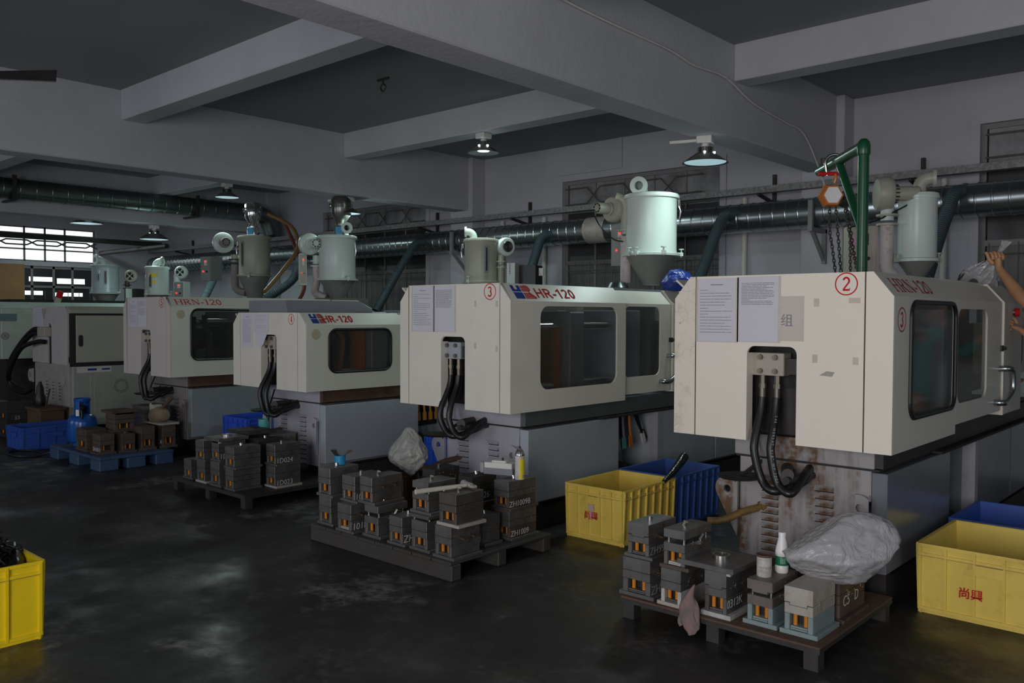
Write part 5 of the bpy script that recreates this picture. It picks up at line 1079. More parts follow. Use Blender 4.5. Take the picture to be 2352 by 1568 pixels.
mould(-4.32, -4.135, 4.24, .12, .208, 'dark mould below the one chalked 1026', d=.26, m=M_iron)
mould(-4.75, -4.57, 4.24, .12, .21, 'lower dark mould at the back of the timber pallet', d=.27, m=M_iron)
mould(-4.75, -4.57, 4.25, .33, .19, 'dark mould with a bright bush at the back of the timber pallet', d=.26, m=M_iron)
# before machine 2
mould(-2.709, -2.485, 3.89, .12, .212, 'lower mould chalked ZH9 with a bright nipple, front left of the rusty stand', txt='ZH9', tx=.012, nip=1, txt_m=M_chalkd, bush=False, d=.29)
mould(-2.685, -2.502, 3.90, .332, .190, 'mould chalked ZH99 stacked in front of the yellow crate', txt='ZH99', tx=.012, nip=1, step=True, txt_m=M_chalkd, d=.28)
mould(-2.462, -2.293, 3.885, .12, .200, 'lower mould with worn white spacer blocks beside the hanging cloth', m_sp=M_steelw, bush=False, m_base=M_steel2, d=.28)
mould(-2.447, -2.272, 3.885, .32, .212, 'mould with an open gap, chrome pins and a slide lock beside the ring plate', gap=True, nip=0, m_ej=M_steelw, m_base=M_steelr, d=.28)
mould(-2.210, -2.040, 3.90, .12, .240, 'mould chalked 0312K with a broad ring plate on top', txt='0312K', tx=.008, step=True, m_base=M_steelw, wide=(-.215, .105, -.015, .30), ring=True, bush=False, d=.33, tsize=.062, txt_m=M_chalk, tz=.22)
mould(-1.992, -1.811, 3.935, .12, .228, 'mould with brown top and grey feet carrying the tin and the bottle', step=True, gap=True, m=mat('mold_steel_brown', (.19, .165, .15), .5, .4, col2=(.11, .085, .07), nscale=8, amt=.8), m_sp=M_steelg, m_base=M_steelg, m_ej=M_steelg, bush=False, d=.29)
mould(-1.798, -1.609, 3.935, .12, .234, 'pale rust-spotted mould under the clear plastic bag on the rusty stand', step=True, m=M_steel2, m_sp=M_steelg, m_base=M_steelg, m_ej=M_steelg, bush=False, d=.27)
mould(-1.84, -1.60, 4.24, .12, .21, 'dark brown mould chalked C5 D behind the rust-spotted mould', txt='C5   D', tx=.04, tsize=.075, m=M_steelr, d=.34, tz=.35)
# before machine 4
mould(-7.654, -7.474, 3.88, .12, .183, 'outermost low mould on the left end of the dark steel stand', springs=1)
mould(-7.392, -7.204, 3.87, .12, .200, 'bottom mould with pale base plate, second from the left on the dark stand', springs=1, m_base=M_steel2)
mould(-7.146, -6.947, 3.87, .12, .222, 'bottom mould with a bright nipple between the two big chalkless moulds', springs=1, nip=1, bush=False)
mould(-6.882, -6.708, 3.865, .12, .190, 'large unmarked lower mould at the front corner of the dark stand', springs=1, d=.275, bush=False)
mould(-6.743, -6.552, 4.18, .12, .193, 'mould chalked 1D023 at the bottom of its stack', txt='1D023', tx=.014, springs=1, tsize=.062, m_base=M_steel2, bush=False)
mould(-7.395, -7.20, 3.86, .32, .187, 'mould stacked second from the left on the dark stand', springs=1, bush=False)
mould(-7.15, -6.985, 3.885, .342, .180, 'mould chalked 1D0 with ring plate on the dark stand', txt='1D0', tx=.012, springs=1, wide=(-.16, .095, -.02, .28), ring=True, bush=False, tsize=.062)
mould(-6.885, -6.69, 3.865, .31, .190, 'large unmarked upper mould with bright bush on the dark stand', springs=1, d=.265)
mould(-6.752, -6.565, 4.19, .313, .190, 'mould chalked 1D024 at the top of its stack', txt='1D024', tx=.014, springs=1, tsize=.062)
mould(-7.07, -6.89, 4.22, .12, .20, 'hidden lower mould chalked 3 in the dark gap', txt='73', tx=.10, tsize=.07, m=M_iron, txt_m=M_chalkd)
mould(-7.07, -6.89, 4.22, .32, .19, 'upper mould chalked 73 in the dark gap', txt='73', tx=.11, tsize=.075, m=M_iron)
mould(-7.42, -7.18, 4.22, .12, .22, 'lower dark mould at the back under the flat plate', m=M_iron, bush=False); mould(-7.42, -7.18, 4.26, .34, .19, 'upper dark mould with flat plate at the back of the dark stand', m=M_iron, wide=(-.2, .2, -.02, .28))
t = thing('steel_box', 'greenish grey steel block with a latch under the teal tin', 'box', (-7.30, 4.52, .12))
B('body', M_iron, t, -.17, .13, 0, .28, 0, .22); B('upper_block', mat('grey_green_steel', (.22, .23, .20), .5, .3, amt=.6), t, -.17, .13, -.01, .28, .22, .38, bev=.004); B('latch', M_bolt, t, .13, .15, .16, .20, .33, .37)
# blue pallet: moulds turned with their springs towards the machine side
def mould_r(Xf, Y0, Y1, z0, h, label, d, **k):   # front faces +X
    return mould(-(Y1-Y0)/2, (Y1-Y0)/2, 0, z0, h, label, d=d, rz=math.radians(90), **k), Xf, (Y0+Y1)/2
for args, kw in (((-9.33, 3.79, 3.99, .15, .215, 'rusty mould chalked ZH1011 at the near corner of the blue pallet', .20), dict(springs=1)),
                 ((-9.30, 4.01, 4.20, .15, .20, 'rusty mould with bright bush and two springs, second along the blue pallet', .25), {}),
                 ((-9.30, 4.22, 4.42, .15, .26, 'tall rusty mould chalked B, third along the blue pallet', .27), dict(txt='   B', tsize=.05)),
                 ((-9.30, 4.46, 4.66, .15, .26, 'tall rusty mould chalked A at the far end of the blue pallet', .27), {})):
    o, Xf, Yc = mould_r(*args, m=M_steelr, bush='bush' in args[5], **kw); o.location = (Xf, Yc, args[3])
    if 'ZH1011' in args[5]: text('ZH1011', .058, lambda u, v, dd: Vector((-.0767-dd-.0005, .185-u, .03+v)), M_chalk, o, 'chalk_marking', bold=-.0003, th=.0006)
    if 'chalked A' in args[5]: text('A', .06, lambda u, v, dd: Vector((-.0767-dd-.0005, .06-u, .05+v)), M_chalk, o, 'chalk_marking', bold=.001)
mould(-9.95, -9.63, 3.80, .15, .24, 'dark blank-faced mould beside the gas bottle', m=M_steelr, bush=False, springs=1, d=.22)
mould(-9.86, -9.55, 4.05, .15, .20, 'hidden mould under the flat-topped mould on the blue pallet', m=M_steelr, bush=False); o, Xf, Yc = mould_r(-9.50, 4.02, 4.28, .35, .21, 'flat-topped dark mould with red spring, raised on the blue pallet', .24, m=M_steelr, wide=(-.15, .13, -.02, .26), bush=True); o.location = (Xf, Yc, .35)
o, Xf, Yc = mould_r(-9.62, 4.42, 4.72, .15, .20, 'hidden mould below the tall grey mould at the back of the blue pallet', .26, m=M_steelr, bush=False); o.location = (Xf-.04, Yc, .15)
o, Xf, Yc = mould_r(-9.62, 4.40, 4.74, .35, .25, 'tall grey mould with a knob, highest on the blue pallet', .28, m=M_steel); o.location = (Xf-.02, Yc, .35)
mould(-12.95, -12.60, 3.95, 0, .20, 'lower chalked mould at the left edge of the photo', m=M_iron, d=.35, bush=False, txt='90', tx=.1, tsize=.1); mould(-12.95, -12.60, 3.95, .20, .25, 'upper chalked mould at the left edge of the photo', m=M_iron, d=.35, bush=False, txt='55', tx=.1, tsize=.07)
# ------------------------------------------------------------------ things standing on the moulds
def cup_obj(name, label, cat, x, y, z, prof, m, n=24): 
    t = thing(name, label, cat, (x, y, z)); MB().lathe(prof, (0, 0, 0), n).build('body', m, t, True); return t
t = cup_obj('pen_cup', 'bright blue cup of pens and pliers on the top left mould', 'cup', -5.20, 3.86, .539, [(.036, 0), (.040, .003), (.041, .068), (.038, .068), (.036, .006), (.001, .005)], M_cyan)
MB().tube([(-.01, 0, .03), (-.055, -.03, .105), (-.06, -.03, .10)], .009, 6).tube([(-.005, .005, .03), (-.035, -.02, .11)], .008, 6).build('pens', M_black, t, True); T('pliers', M_rust, t, smoothpath([(.01, 0, .03), (.05, .03, .095), (.07, .05, .11), (.075, .045, .10), (.05, .02, .085), (.012, -.01, .035)], 4), .005, 6)
t = thing('hammer', 'hammer with pale wooden handle lying on a brown-tinged mould', 'hammer', (-3.885, 3.84, .545))
a, b = Vector((-.085, -.325, .014)), Vector((-.0, .03, .016)); MB().tube([a, a.lerp(b, .3), a.lerp(b, .7), b], [.0165, .0155, .014, .0125], 12).build('handle', M_handle, t, True)
d = (b-a).normalized(); s_ = d.cross(Vector((0, 0, 1))).normalized(); MB().cyl(b+d*.02-s_*.055, b+d*.02+s_*.03, .019, .017, 12).cyl(b+d*.02-s_*.07, b+d*.02-s_*.055, .022, .022, 12).bar(b+d*.02+s_*.03, b+d*.02+s_*.075, .03, .014).build('head', M_steel2, t, True)
t = thing('spray_can', 'yellow and white spray can standing on the ZH1009B mould', 'spray can', (-3.91, 4.415, .52))
MB().lathe([(.030, 0), (.033, .004), (.033, .165)], (0, 0, 0), 28).build('body', mat('can_label_white', (.60, .58, .58), .4, col2=(.35, .28, .3), nscale=18, amt=.8), t, True)
p = [(.0336*math.cos(a), .0336*math.sin(a)) for a in [math.radians(-55+10*i) for i in range(13)]]; mb = MB()
for (x0_, y0_), (x1_, y1_) in zip(p, p[1:]): mb.poly([(x0_, y0_, .005), (x1_, y1_, .005), (x1_, y1_, .145), (x0_, y0_, .145)])
mb.build('yellow_label', M_ylabel, t); mb = MB(); p2 = p[4:10]
for (x0_, y0_), (x1_, y1_) in zip(p2, p2[1:]): mb.poly([(x0_*1.01, y0_*1.01, .012), (x1_*1.01, y1_*1.01, .012), (x1_*1.01, y1_*1.01, .035), (x0_*1.01, y0_*1.01, .035)])
mb.build('bar_code', mat('bar_code_mauve', (.42, .33, .36), .6), t)
MB().lathe([(.033, .165), (.034, .168), (.032, .176), (.024, .20), (.016, .208), (.015, .212), (.0, .212)], (0, 0, 0), 28).build('dome', M_bolt, t, True); MB().lathe([(.007, .212), (.007, .228), (.004, .23)], (0, 0, 0), 12).cyl((0, 0, .23), (0, 0, .30), .0022, n=6).build('nozzle', M_iron, t, True)
t = thing('circuit_breaker', 'grey and white circuit breaker lying on the mould chalked 1026', 'breaker', (-4.085, 4.405, .535), math.radians(20))
B('base', M_hood, t, -.11, .11, -.04, .04, 0, .045, bev=.003); B('cover', M_whiteg, t, -.105, .105, -.041, .041, .045, .085, bev=.003); B('raised_top', M_whiteg, t, -.05, .06, -.035, .035, .085, .10, bev=.003); C('toggle', M_dark, t, (.02, 0, .10), (.02, 0, .115), .007)
for i in range(3): B('terminal', mat('clear_acrylic', (.5, .5, .5), .2, alpha=.6), t, -.135+.0*i, -.11, -.04+.028*i, -.018+.028*i, .01, .08)
t = cup_obj('tin_can', 'open label-worn tin can on the brown topped mould', 'can', -1.925, 4.03, .348, [(.036, 0), (.037, .003), (.037, .105), (.038, .108), (.036, .108), (.035, .006), (.001, .005)], mat('tin_label', (.56, .53, .50), .5, col2=(.30, .24, .2), nscale=24, amt=.8))
MB().lathe([(.0375, .098), (.039, .1), (.0385, .109), (.0355, .109), (.0345, .01)], (0, 0, 0), 28, cap0=False, cap1=False).build('rusty_rim', M_rust, t, True); mb = MB()
for k in range(14): a = math.radians(-100+6.5*k); hh = .012; c_ = Vector((.0373*math.cos(a), .0373*math.sin(a), .048)); mb.obox(c_, (.0014, .0008, hh), Matrix.Rotation(a+PI/2, 3, 'Z'))
for zz in (.088, .036, .030, .024): 
    for k in range(9): a = math.radians(-105+8*k); mb.obox(Vector((.0373*math.cos(a), .0373*math.sin(a), zz)), (.0035, .0006, .002), Matrix.Rotation(a+PI/2, 3, 'Z'))
mb.build('label_print', M_ink, t)
t = cup_obj('plastic_bottle', 'white milk-type bottle with green label on the brown topped mould', 'bottle', -1.885, 4.145, .348, [(.028, 0), (.033, .006), (.034, .035), (.031, .04), (.031, .085), (.034, .09), (.033, .11), (.025, .15), (.018, .178), (.016, .186)], M_white)
MB().lathe([(.0318, .04), (.0325, .042), (.0325, .086), (.0318, .088)], (0, 0, 0), 28, cap0=False, cap1=False).build('green_label', M_lgreen, t, True); MB().lathe([(.0185, .186), (.0185, .204), (.017, .206), (.0, .206)], (0, 0, 0), 20).build('cap', M_white, t, True)
mb = MB()
for zz in (.075, .068, .061, .054):
    for k in range(5): a = math.radians(-75+9*k); mb.obox(Vector((.0327*math.cos(a), .0327*math.sin(a), zz)), (.004, .0006, .0025), Matrix.Rotation(a+PI/2, 3, 'Z'))
mb.build('label_print', M_chalk, t)
tag(C('stopper', M_orange, None, (-1.96, 4.12, .349), (-1.96, 4.12, .375), .018, n=14), 'small orange cap between the tin can and the bottle', 'cap')
t = thing('oil_jar', 'amber-black oil jar under the upright plastic bag on the timber pallet', 'jar', (-4.98, 4.33, .12)); MB().lathe([(.075, 0), (.08, .005), (.08, .27), (.085, .30), (.085, .31), (.078, .31), (.074, .02), (.001, .02)], (0, 0, 0), 28).build('body', mat('amber_glass', (.075, .035, .012), .15, col2=(.01, .008, .006), nscale=9, amt=.9), t, True)
def conebag(p): return Vector((p.x*(1.05-.5*max(0, p.z)-.12*p.z)+.10*p.z*p.z, p.y*(1.0-.45*max(0, p.z)), p.z*(1.15 if p.z > 0 else .95)))
tag(crumple('plastic_bag', (-5.00, 4.36, .59), (.19, .13, .185), M_bagd, 11, jag=.5, sub=5, planes=26, shape=conebag), 'crumpled grey plastic bag standing upright on the oil jar', 'bag')
bag = crumple('plastic_bag', (-1.635, 4.27, .470), (.31, .18, .185), M_bag, 5, jag=.42, sub=5, planes=34, shape=lambda p: Vector((p.x, p.y, p.z*(1.0 if p.z > 0 else .85)+.22*p.x*(p.z+.4)))); bag.rotation_euler = (0, math.radians(-6), math.radians(42)); tag(bag, 'large clear plastic bag slumped over the rust-spotted mould', 'bag')
gl = MB(); gl.bm.free(); g_ = crumple('cloth_glove', (-2.243, 3.838, .145), (.052, .022, .095), M_glove, 21, jag=.9, shape=lambda p: Vector((p.x*(1-.35*p.z)+.45*p.z*p.z-.25*p.z, p.y, p.z)))
tag(g_, 'dirty pink and green work glove hanging over the edge of the rusty stand', 'glove')
T('finger', M_glove, g_, smoothpath([(-.01, -.005, -.06), (.012, -.006, -.10), (.02, -.004, -.118)], 4), .014, 8); T('finger', M_glove, g_, smoothpath([(-.03, -.004, -.02), (-.046, -.004, -.06), (-.035, -.004, -.085)], 4), .013, 8)
t = cup_obj('teal_tin', 'dented teal tin of brushes on the greenish grey block', 'tin', -7.42, 4.60, .50, [(.052, 0), (.055, .004), (.055, .125), (.052, .128), (.05, .006), (.001, .005)], M_teal); MB().obox((.0, -.056, .03), (.05, .002, .05), Matrix.Rotation(.7, 3, 'Y')).build('black_diamond', M_dark, t); MB().tube([(.01, 0, .05), (.10, .03, .21)], .008, 6).tube([(0, 0, .05), (-.07, -.02, .15)], .004, 6).tube([(.02, .02, .05), (.04, .02, .18)], .004, 6).build('brushes', M_iron, t, True)
# gas bottle and pump on the blue pallet
t = thing('gas_bottle', 'blue gas bottle with a shroud and black valve on the blue pallet', 'gas bottle', (-10.21, 3.98, .15)); MB().lathe([(.09, .0), (.10, .0), (.10, .03), (.14, .05), (.155, .09), (.155, .26), (.148, .30), (.115, .345), (.06, .365), (.001, .37)], (0, 0, 0), 36).build('body', M_gas, t, True)
p = [(.085*math.cos(a), .085*math.sin(a)) for a in [math.radians(50+15*i) for i in range(19)]]; mb = MB()
for (x0_, y0_), (x1_, y1_) in zip(p, p[1:]): mb.prism([(0, .34), (1, .34), (1, .53), (0, .53)], lambda u, v: Vector((x0_+(x1_-x0_)*u, y0_+(y1_-y0_)*u, v)), lambda u, v: Vector(((x0_+(x1_-x0_)*u)*.95, (y0_+(y1_-y0_)*u)*.95, v)))
mb.lathe([(.083, .50), (.088, .51), (.088, .53), (.083, .535)], (0, 0, 0), 32, cap0=False, cap1=False); mb.build('shroud', M_gas, t, True); MB().lathe([(.03, .37), (.03, .40), (.045, .41), (.045, .44), (.02, .45), (.001, .45)], (0, 0, 0), 16).tube(smoothpath([(.03, -.02, .42), (.09, -.05, .43), (.12, -.05, .36), (.13, -.06, .31)], 4), .014, 8).build('valve', M_black, t, True); MB().obox((.10, -.09, .38), (.05, .006, .07), Matrix.Rotation(.3, 3, 'Z')).build('tag', M_white, t)
t = thing('oil_pump', 'rusty beige pump casing on a plate beside the louvres of the machine numbered 5', 'pump', (-9.56, 4.55, .41)); B('plate', M_steel2, t, -.10, .28, -.10, .12, 0, .02); MB().lathe([(.10, -.12), (.105, -.1), (.09, .02), (.06, .08), (.02, .09)], (.10, .0, .09), 24, (Vector((0, 1, 0)), Vector((0, 0, 1)), Vector((1, 0, .1)))).build('casing', mat('pump_beige', (.24, .19, .13), .6, col2=(.12, .08, .05), nscale=8, amt=.7), t, True); MB().tube([(.10, 0, .17), (.20, .02, .24), (.28, .04, .30)], .02, 8).build('spout', M_rust, t, True); B('cap_block', M_beige, t, -.07, .03, -.06, .04, .14, .21)
# ------------------------------------------------------------------ crates
def crate(x0, x1, y0, y1, h, m, m_line, label, nx=5, ny=7, z0=0., writing=None, sticker=False, m_in=None, grid=False):
    t = thing('plastic_crate', label, 'crate', ((x0+x1)/2, y0, z0), 0, 'plastic crates on the shop floor'); W, D = (x1-x0)/2, y1-y0; tp = .012
    def wall(a, b, n_):   # outer sheet between two corners, inner sheet set in
        mb = MB(); a, b = Vector(a), Vector(b); n_ = Vector(n_)
        q = [a-n_*tp, b-n_*tp, b+Vector((0, 0, h)), a+Vector((0, 0, h))]; vs = [mb.bm.verts.new(p) for p in q]+[mb.bm.verts.new(p-n_*.010) for p in q]
        for f in ((0, 1, 2, 3), (7, 6, 5, 4), (0, 4, 5, 1), (1, 5, 6, 2), (2, 6, 7, 3), (3, 7, 4, 0)): mb.bm.faces.new([vs[i] for i in f])
        return mb
    cs = [((-W, 0, 0), (W, 0, 0), (0, -1, 0), nx), ((W, 0, 0), (W, D, 0), (1, 0, 0), ny), ((W, D, 0), (-W, D, 0), (0, 1, 0), nx), ((-W, D, 0), (-W, 0, 0), (-1, 0, 0), ny)]
    for a, b, n_, k in cs:
        s = wall(a, b, n_).build('side_wall', m, t); a, b, n_ = Vector(a), Vector(b), Vector(n_); e = (b-a).normalized(); L_ = (b-a).length; rb = MB(); off = lambda z: n_*(-tp*(1-z/h))
        for i in range(k+1):
            p = a+e*(L_*i/k); p = p+e*(.012 if i == 0 else -.012 if i == k else 0); z_ = Vector((0, 0, 1)); p0, p1 = p+n_*.004+off(0)+z_*.02, p+n_*.006+z_*(h-.005); rb.bar(p0, p1, .013, .018, n_)
        for zz, ww in ((h-.058, .010), (h-.006, .014), (.028, .012)): rb.bar(a+n_*.004+off(zz)+Vector((0, 0, zz)), b+n_*.004+off(zz)+Vector((0, 0, zz)), .016, ww, n_)
        rb.build('ribs', m, s)
        ln = MB(); ln.bar(a+n_*.013+off(h-.066)+Vector((0, 0, h-.066)), b+n_*.013+off(h-.066)+Vector((0, 0, h-.066)), .002, .004, n_); ln.build('rim_line', m_line, s)  # thin darker line just below the rim band
        if k == nx or (grid and k == ny):
            c = (a+b)/2; M = Matrix((e, -n_, Vector((0, 0, 1)))).transposed(); MB().obox(c+n_*.009+off(h-.10)+Vector((0, 0, h-.098)), (L_/k*1.04, .010, .055), M).build('hand_grip', m, s)
    B('bottom', m, t, -W+tp, W-tp, tp, D-tp, .012, .022)
    mb = MB()
    for sx_ in (-1, 1): mb.box(sx_*(W-.07)-.045, sx_*(W-.07)+.045, .03, D-.03, 0, .014)
    mb.build('foot_rail', m, t)
    if writing: text(writing, .062, front(writing_x, -.008, writing_z), M_red, t, 'painted_characters', bold=.0006, th=.001)
    if sticker:
        for k in range(2): MB().obox((.0-.02, -.0075+.0, .245-.055*k), (.05, .001, .048), Matrix.Rotation(-.08, 3, 'Y')).build('paper_sticker', mat('pink_sticker', (.62, .45, .42), .7, amt=.6), t)
    return t
writing_x, writing_z = -.085, .165
crate(-3.992, -3.475, 5.035, 5.72, .40, M_yel, M_yeli, 'worn yellow crate with pink stickers and red characters beside the grey side panel', 5, 7, writing='尚興', sticker=True)
crate(-4.010, -3.490, 5.755, 6.44, .405, mat('dull_blue_plastic', (.05, .115, .36), .4, col2=(.03, .07, .22), nscale=4, amt=.5), M_dblue, 'dull blue crate behind the worn yellow crate with stickers', 5, 7)
writing_x, writing_z = -.15, .135
crate(-1.505, -.79, 5.065, 5.78, .39, M_yel, M_yeli, 'yellow crate with red characters at the right edge near the machine numbered 2', 5, 6, writing='尚興')
crate(-1.545, -.83, 5.83, 6.50, .39, M_blue, M_dblue, 'blue crate behind the yellow crate at the right edge', 5, 6)
crate(-5.19, -4.66, .95, 1.615, .40, M_yelb, M_yeli, 'bright yellow crate heaped with black plastic runners at the left edge', 5, 4)
crate(-11.74, -11.22, 3.68, 4.42, .27, M_blue, M_dblue, 'blue crate on the floor left of the gas bottle', 4, 4)
crate(-9.26, -8.72, 5.20, 5.80, .40, M_bluebr, M_dblue, 'bright blue crate beside the side panel of the machine numbered 5', 5, 5, z0=.06)
crate(-6.70, -6.19, 6.06, 6.70, .375, M_bluebr, M_dblue, 'bright blue crate beside the low machine numbered 4', 4, 5)
tag(B('crate_stand', M_iron, None, -9.26, -8.72, 5.2, 5.8, 0, .06), 'dark board under the bright blue crate beside the machine numbered 5', 'board')
c = MB(); pts = [Vector((-3.47, 5.56, .40)), Vector((-3.50, 5.72, .435)), Vector((-3.53, 5.90, .50)), Vector((-3.545, 5.98, .53))]; c.tube(pts, [.016, .026, .036, .037], 14)
tag(c.build('black_roll', mat('black_film', (.010, .009, .011), .22, bump=.8, bscale=25), None, True), 'black film-wrapped roll resting across the rims of the yellow and blue crates', 'roll')
# runners heaped in the bright yellow crate
rnd = random.Random(4); mb = MB()
for i in range(620):
    a = rnd.random()*2*PI; rr = math.sqrt(rnd.random()); px, py = -4.925+.22*rr*math.cos(a), 1.27+.29*rr*math.sin(a); hz = .37+.24*(1-rr)+rnd.uniform(-.06, .07)
    d = Vector((rnd.gauss(0, 1), rnd.gauss(0, 1), rnd.gauss(0, .7))).normalized(); l = rnd.uniform(.04, .11); p = Vector((px, py, hz)); q = d.cross(Vector((.3, .5, .8))).normalized()
    mb.bar(p-d*l/2, p+d*l/2, .006, .006); mb.bar(p+d*l*.5, p+d*l*.5+q*l*.35, .005, .005); mb.bar(p-d*l*.1, p-d*l*.1-q*l*.3, .005, .005)
tag(mb.build('plastic_runners', M_fluff), 'tangle of glossy black plastic runners heaped in the bright yellow crate', 'plastic scrap', None, 'stuff')
tag(crumple('runner_core', (-4.925, 1.27, .29), (.22, .29, .15), M_fluff, 9, jag=.8, sub=3), 'dark core of the heap of black runners inside the bright yellow crate', 'plastic scrap', None, 'stuff')
# oddments in front of the cabinet machine at the left
t = thing('wooden_chest', 'dark brown chest in front of the vents of the cabinet machine', 'chest', (-12.35, 4.2, 0)); B('body', M_rust, t, -.26, .22, 0, .30, 0, .36, bev=.006); B('lid', M_rust, t, -.28, .24, -.02, .32, .36, .40, bev=.006)
t = cup_obj('oil_can', 'black oil can on the dark brown chest', 'oil can', -12.50, 4.33, .40, [(.065, 0), (.07, .01), (.07, .12), (.05, .17), (.045, .25), (.025, .30), (.02, .33), (.0, .335)], M_black)
tag(MB().tube([(-12.22, 4.30, .40), (-12.08, 4.28, .56), (-12.02, 4.28, .66)], .012, 6).build('iron_rod', M_rust, None, True), 'thin rusty rod leaning out of the dark brown chest', 'rod')
tag(MB().tube(smoothpath([(-12.42, 4.0, .02), (-12.40, 4.0, .14), (-12.2, 3.98, .20), (-12.0, 3.96, .20), (-11.86, 3.95, .10), (-11.84, 3.95, .02)], 5), .022, 8).build('white_handle', M_whiteg, None, True), 'bent off-white handle standing behind the blue floor crate', 'handle bar')
lp = [(-10.95+.30*math.cos(a), 3.62+.16*math.sin(a), .012) for a in [2*PI*i/24 for i in range(25)]]+[(-10.6, 3.8, .05), (-10.4, 3.9, .16)]
tag(MB().tube(smoothpath(lp, 2), .012, 8).build('gas_hose', M_black, None, True), 'black gas hose looped on the floor beside the blue pallet', 'hose')
tag(B('floor_box', M_hood, None, -13.55, -13.2, 3.9, 4.2, 0, .42, bev=.005), 'low grey box in the dark corner below the hydraulic hoses', 'box')

# ------------------------------------------------------------------ rear cover of machine 2 with its lettering, rag, and the worker behind it
rc = MB().prism([(2.95, 1.20), (4.30, 1.20), (4.30, 1.60), (2.95, 1.60)], lambda u, v: Vector((.10, u, v)), lambda u, v: Vector((.545, u, v))).build('rear_cover', M_hopg, m2)
MB().prism([(2.95, 0), (4.30, 0), (4.26, .10), (2.99, .10)], lambda u, v: Vector((.545-v*.7, u, 1.60+v)), lambda u, v: Vector((.535-v*.7, u, 1.595+v))).build('cover_slope', M_creamg, rc)
text('ONG-', .095, lambda u, v, d: Vector((.546-.7*(v+.008)+d*.8, 3.03+u, 1.603+(v+.008)+d*.5)), M_redfade, m2, bold=.004, sx=1.0)
g = [(.548, u, v) for u, v in rrect(2.6, 3.33, 1.27, 1.55, .06)]; g.append(g[0]); MB().tube(g, .011, 6, False).build('window_gasket', M_black, m2, True)
t = thing('emergency_button', 'chrome and red push button sticking out behind the door handle of the machine numbered 2', 'button', (-1.545, 7.15, 1.685)); C('collar', M_chrome, t, (0, 0, 0), (.05, .02, 0), .022, n=16); C('cap', M_red, t, (.05, .02, 0), (.08, .03, 0), .03, n=16)
tag(MB().lathe([(.035, 0), (.035, .03), (.02, .06), (.0, .065)], (-1.56, 7.38, 1.80), 16).build('red_beacon', M_red, None, True), 'small red knob behind the raised forearm', 'knob')
tag(crumple('orange_rag', (-1.62, 7.62, 1.15), (.09, .12, .03), M_orange, 8, jag=.8, sub=3), 'orange rag lying on the ledge below the hands of the worker', 'rag')
def skinfig(name, nodes, edges, m, parent=None, sub=2, root=0):
    me = bpy.data.meshes.new(name); me.from_pydata([n[0] for n in nodes], edges, []); o = bpy.data.objects.new(name, me); COL.objects.link(o)
    md = o.modifiers.new('skin', 'SKIN'); md.use_smooth_shade = True; md.branch_smoothing = .4
    sv = me.skin_vertices[0].data
    for i, n in enumerate(nodes): sv[i].radius = n[1] if isinstance(n[1], tuple) else (n[1], n[1]); sv[i].use_root = i == root
    ss = o.modifiers.new('sub', 'SUBSURF'); ss.levels = sub; ss.render_levels = sub
    bpy.context.view_layer.update(); dg = bpy.context.evaluated_depsgraph_get(); em = bpy.data.meshes.new_from_object(o.evaluated_get(dg)); bpy.data.objects.remove(o)
    em.materials.clear(); em.materials.append(m); em.polygons.foreach_set('use_smooth', [True]*len(em.polygons)); em.name = name
    r = bpy.data.objects.new(name, em); COL.objects.link(r)
    if parent: r.parent = parent
    return r
PO = Vector((-.98, 6.86, 0))
pers = thing('person', 'worker in a teal shirt reaching over the machine, bare forearm raised holding a clear bag', 'person', PO)
W_ = lambda x, y, z: Vector((x, y, z))-PO
wr = W_(-1.552, 6.925, 2.005); elb = W_(-1.355, 6.76, 1.765); sh1 = W_(-1.06, 6.70, 1.47)
AX = Vector((-.10, -.06, 1)).normalized(); wr2 = W_(-1.43, 7.05, 1.563); elb2 = W_(-1.22, 7.06, 1.37); sh2 = W_(-1.04, 7.06, 1.48)
# body: hips, spine, neck, legs and both arms in one continuous surface
N = [(W_(-.97, 6.88, .95), (.15, .115)), (W_(-.985, 6.88, 1.15), (.14, .105)), (W_(-1.02, 6.88, 1.38), (.165, .11)), (W_(-1.03, 6.88, 1.50), (.07, .06)), (W_(-1.05, 6.88, 1.58), (.05, .05)),
     (sh1, .058), (sh1.lerp(elb, .55), .046), (elb, .040), (elb.lerp(wr, .30), .046), (elb.lerp(wr, .68), .034), (wr, (.027, .024)), (wr+AX*.03, (.034, .022)),
     (sh2, .058), (elb2, .042), (elb2.lerp(wr2, .35), .042), (wr2, (.027, .022)), (wr2+W_(-1.463, 7.07, 1.573)-wr2, (.036, .02)),
     (W_(-.98, 6.78, .86), .085), (W_(-.99, 6.77, .48), .06), (W_(-.96, 6.77, .09), .04), (W_(-1.08, 6.77, .05), .035),
     (W_(-.98, 6.98, .86), .085), (W_(-.99, 6.99, .48), .06), (W_(-.96, 6.99, .09), .04), (W_(-1.08, 6.99, .05), .035)]
E_ = [(0, 1), (1, 2), (2, 3), (3, 4), (2, 5), (5, 6), (6, 7), (7, 8), (8, 9), (9, 10), (10, 11), (2, 12), (12, 13), (13, 14), (14, 15), (15, 16), (0, 17), (17, 18), (18, 19), (19, 20), (0, 21), (21, 22), (22, 23), (23, 24)]
skinfig('body', N, E_, M_skin, pers)
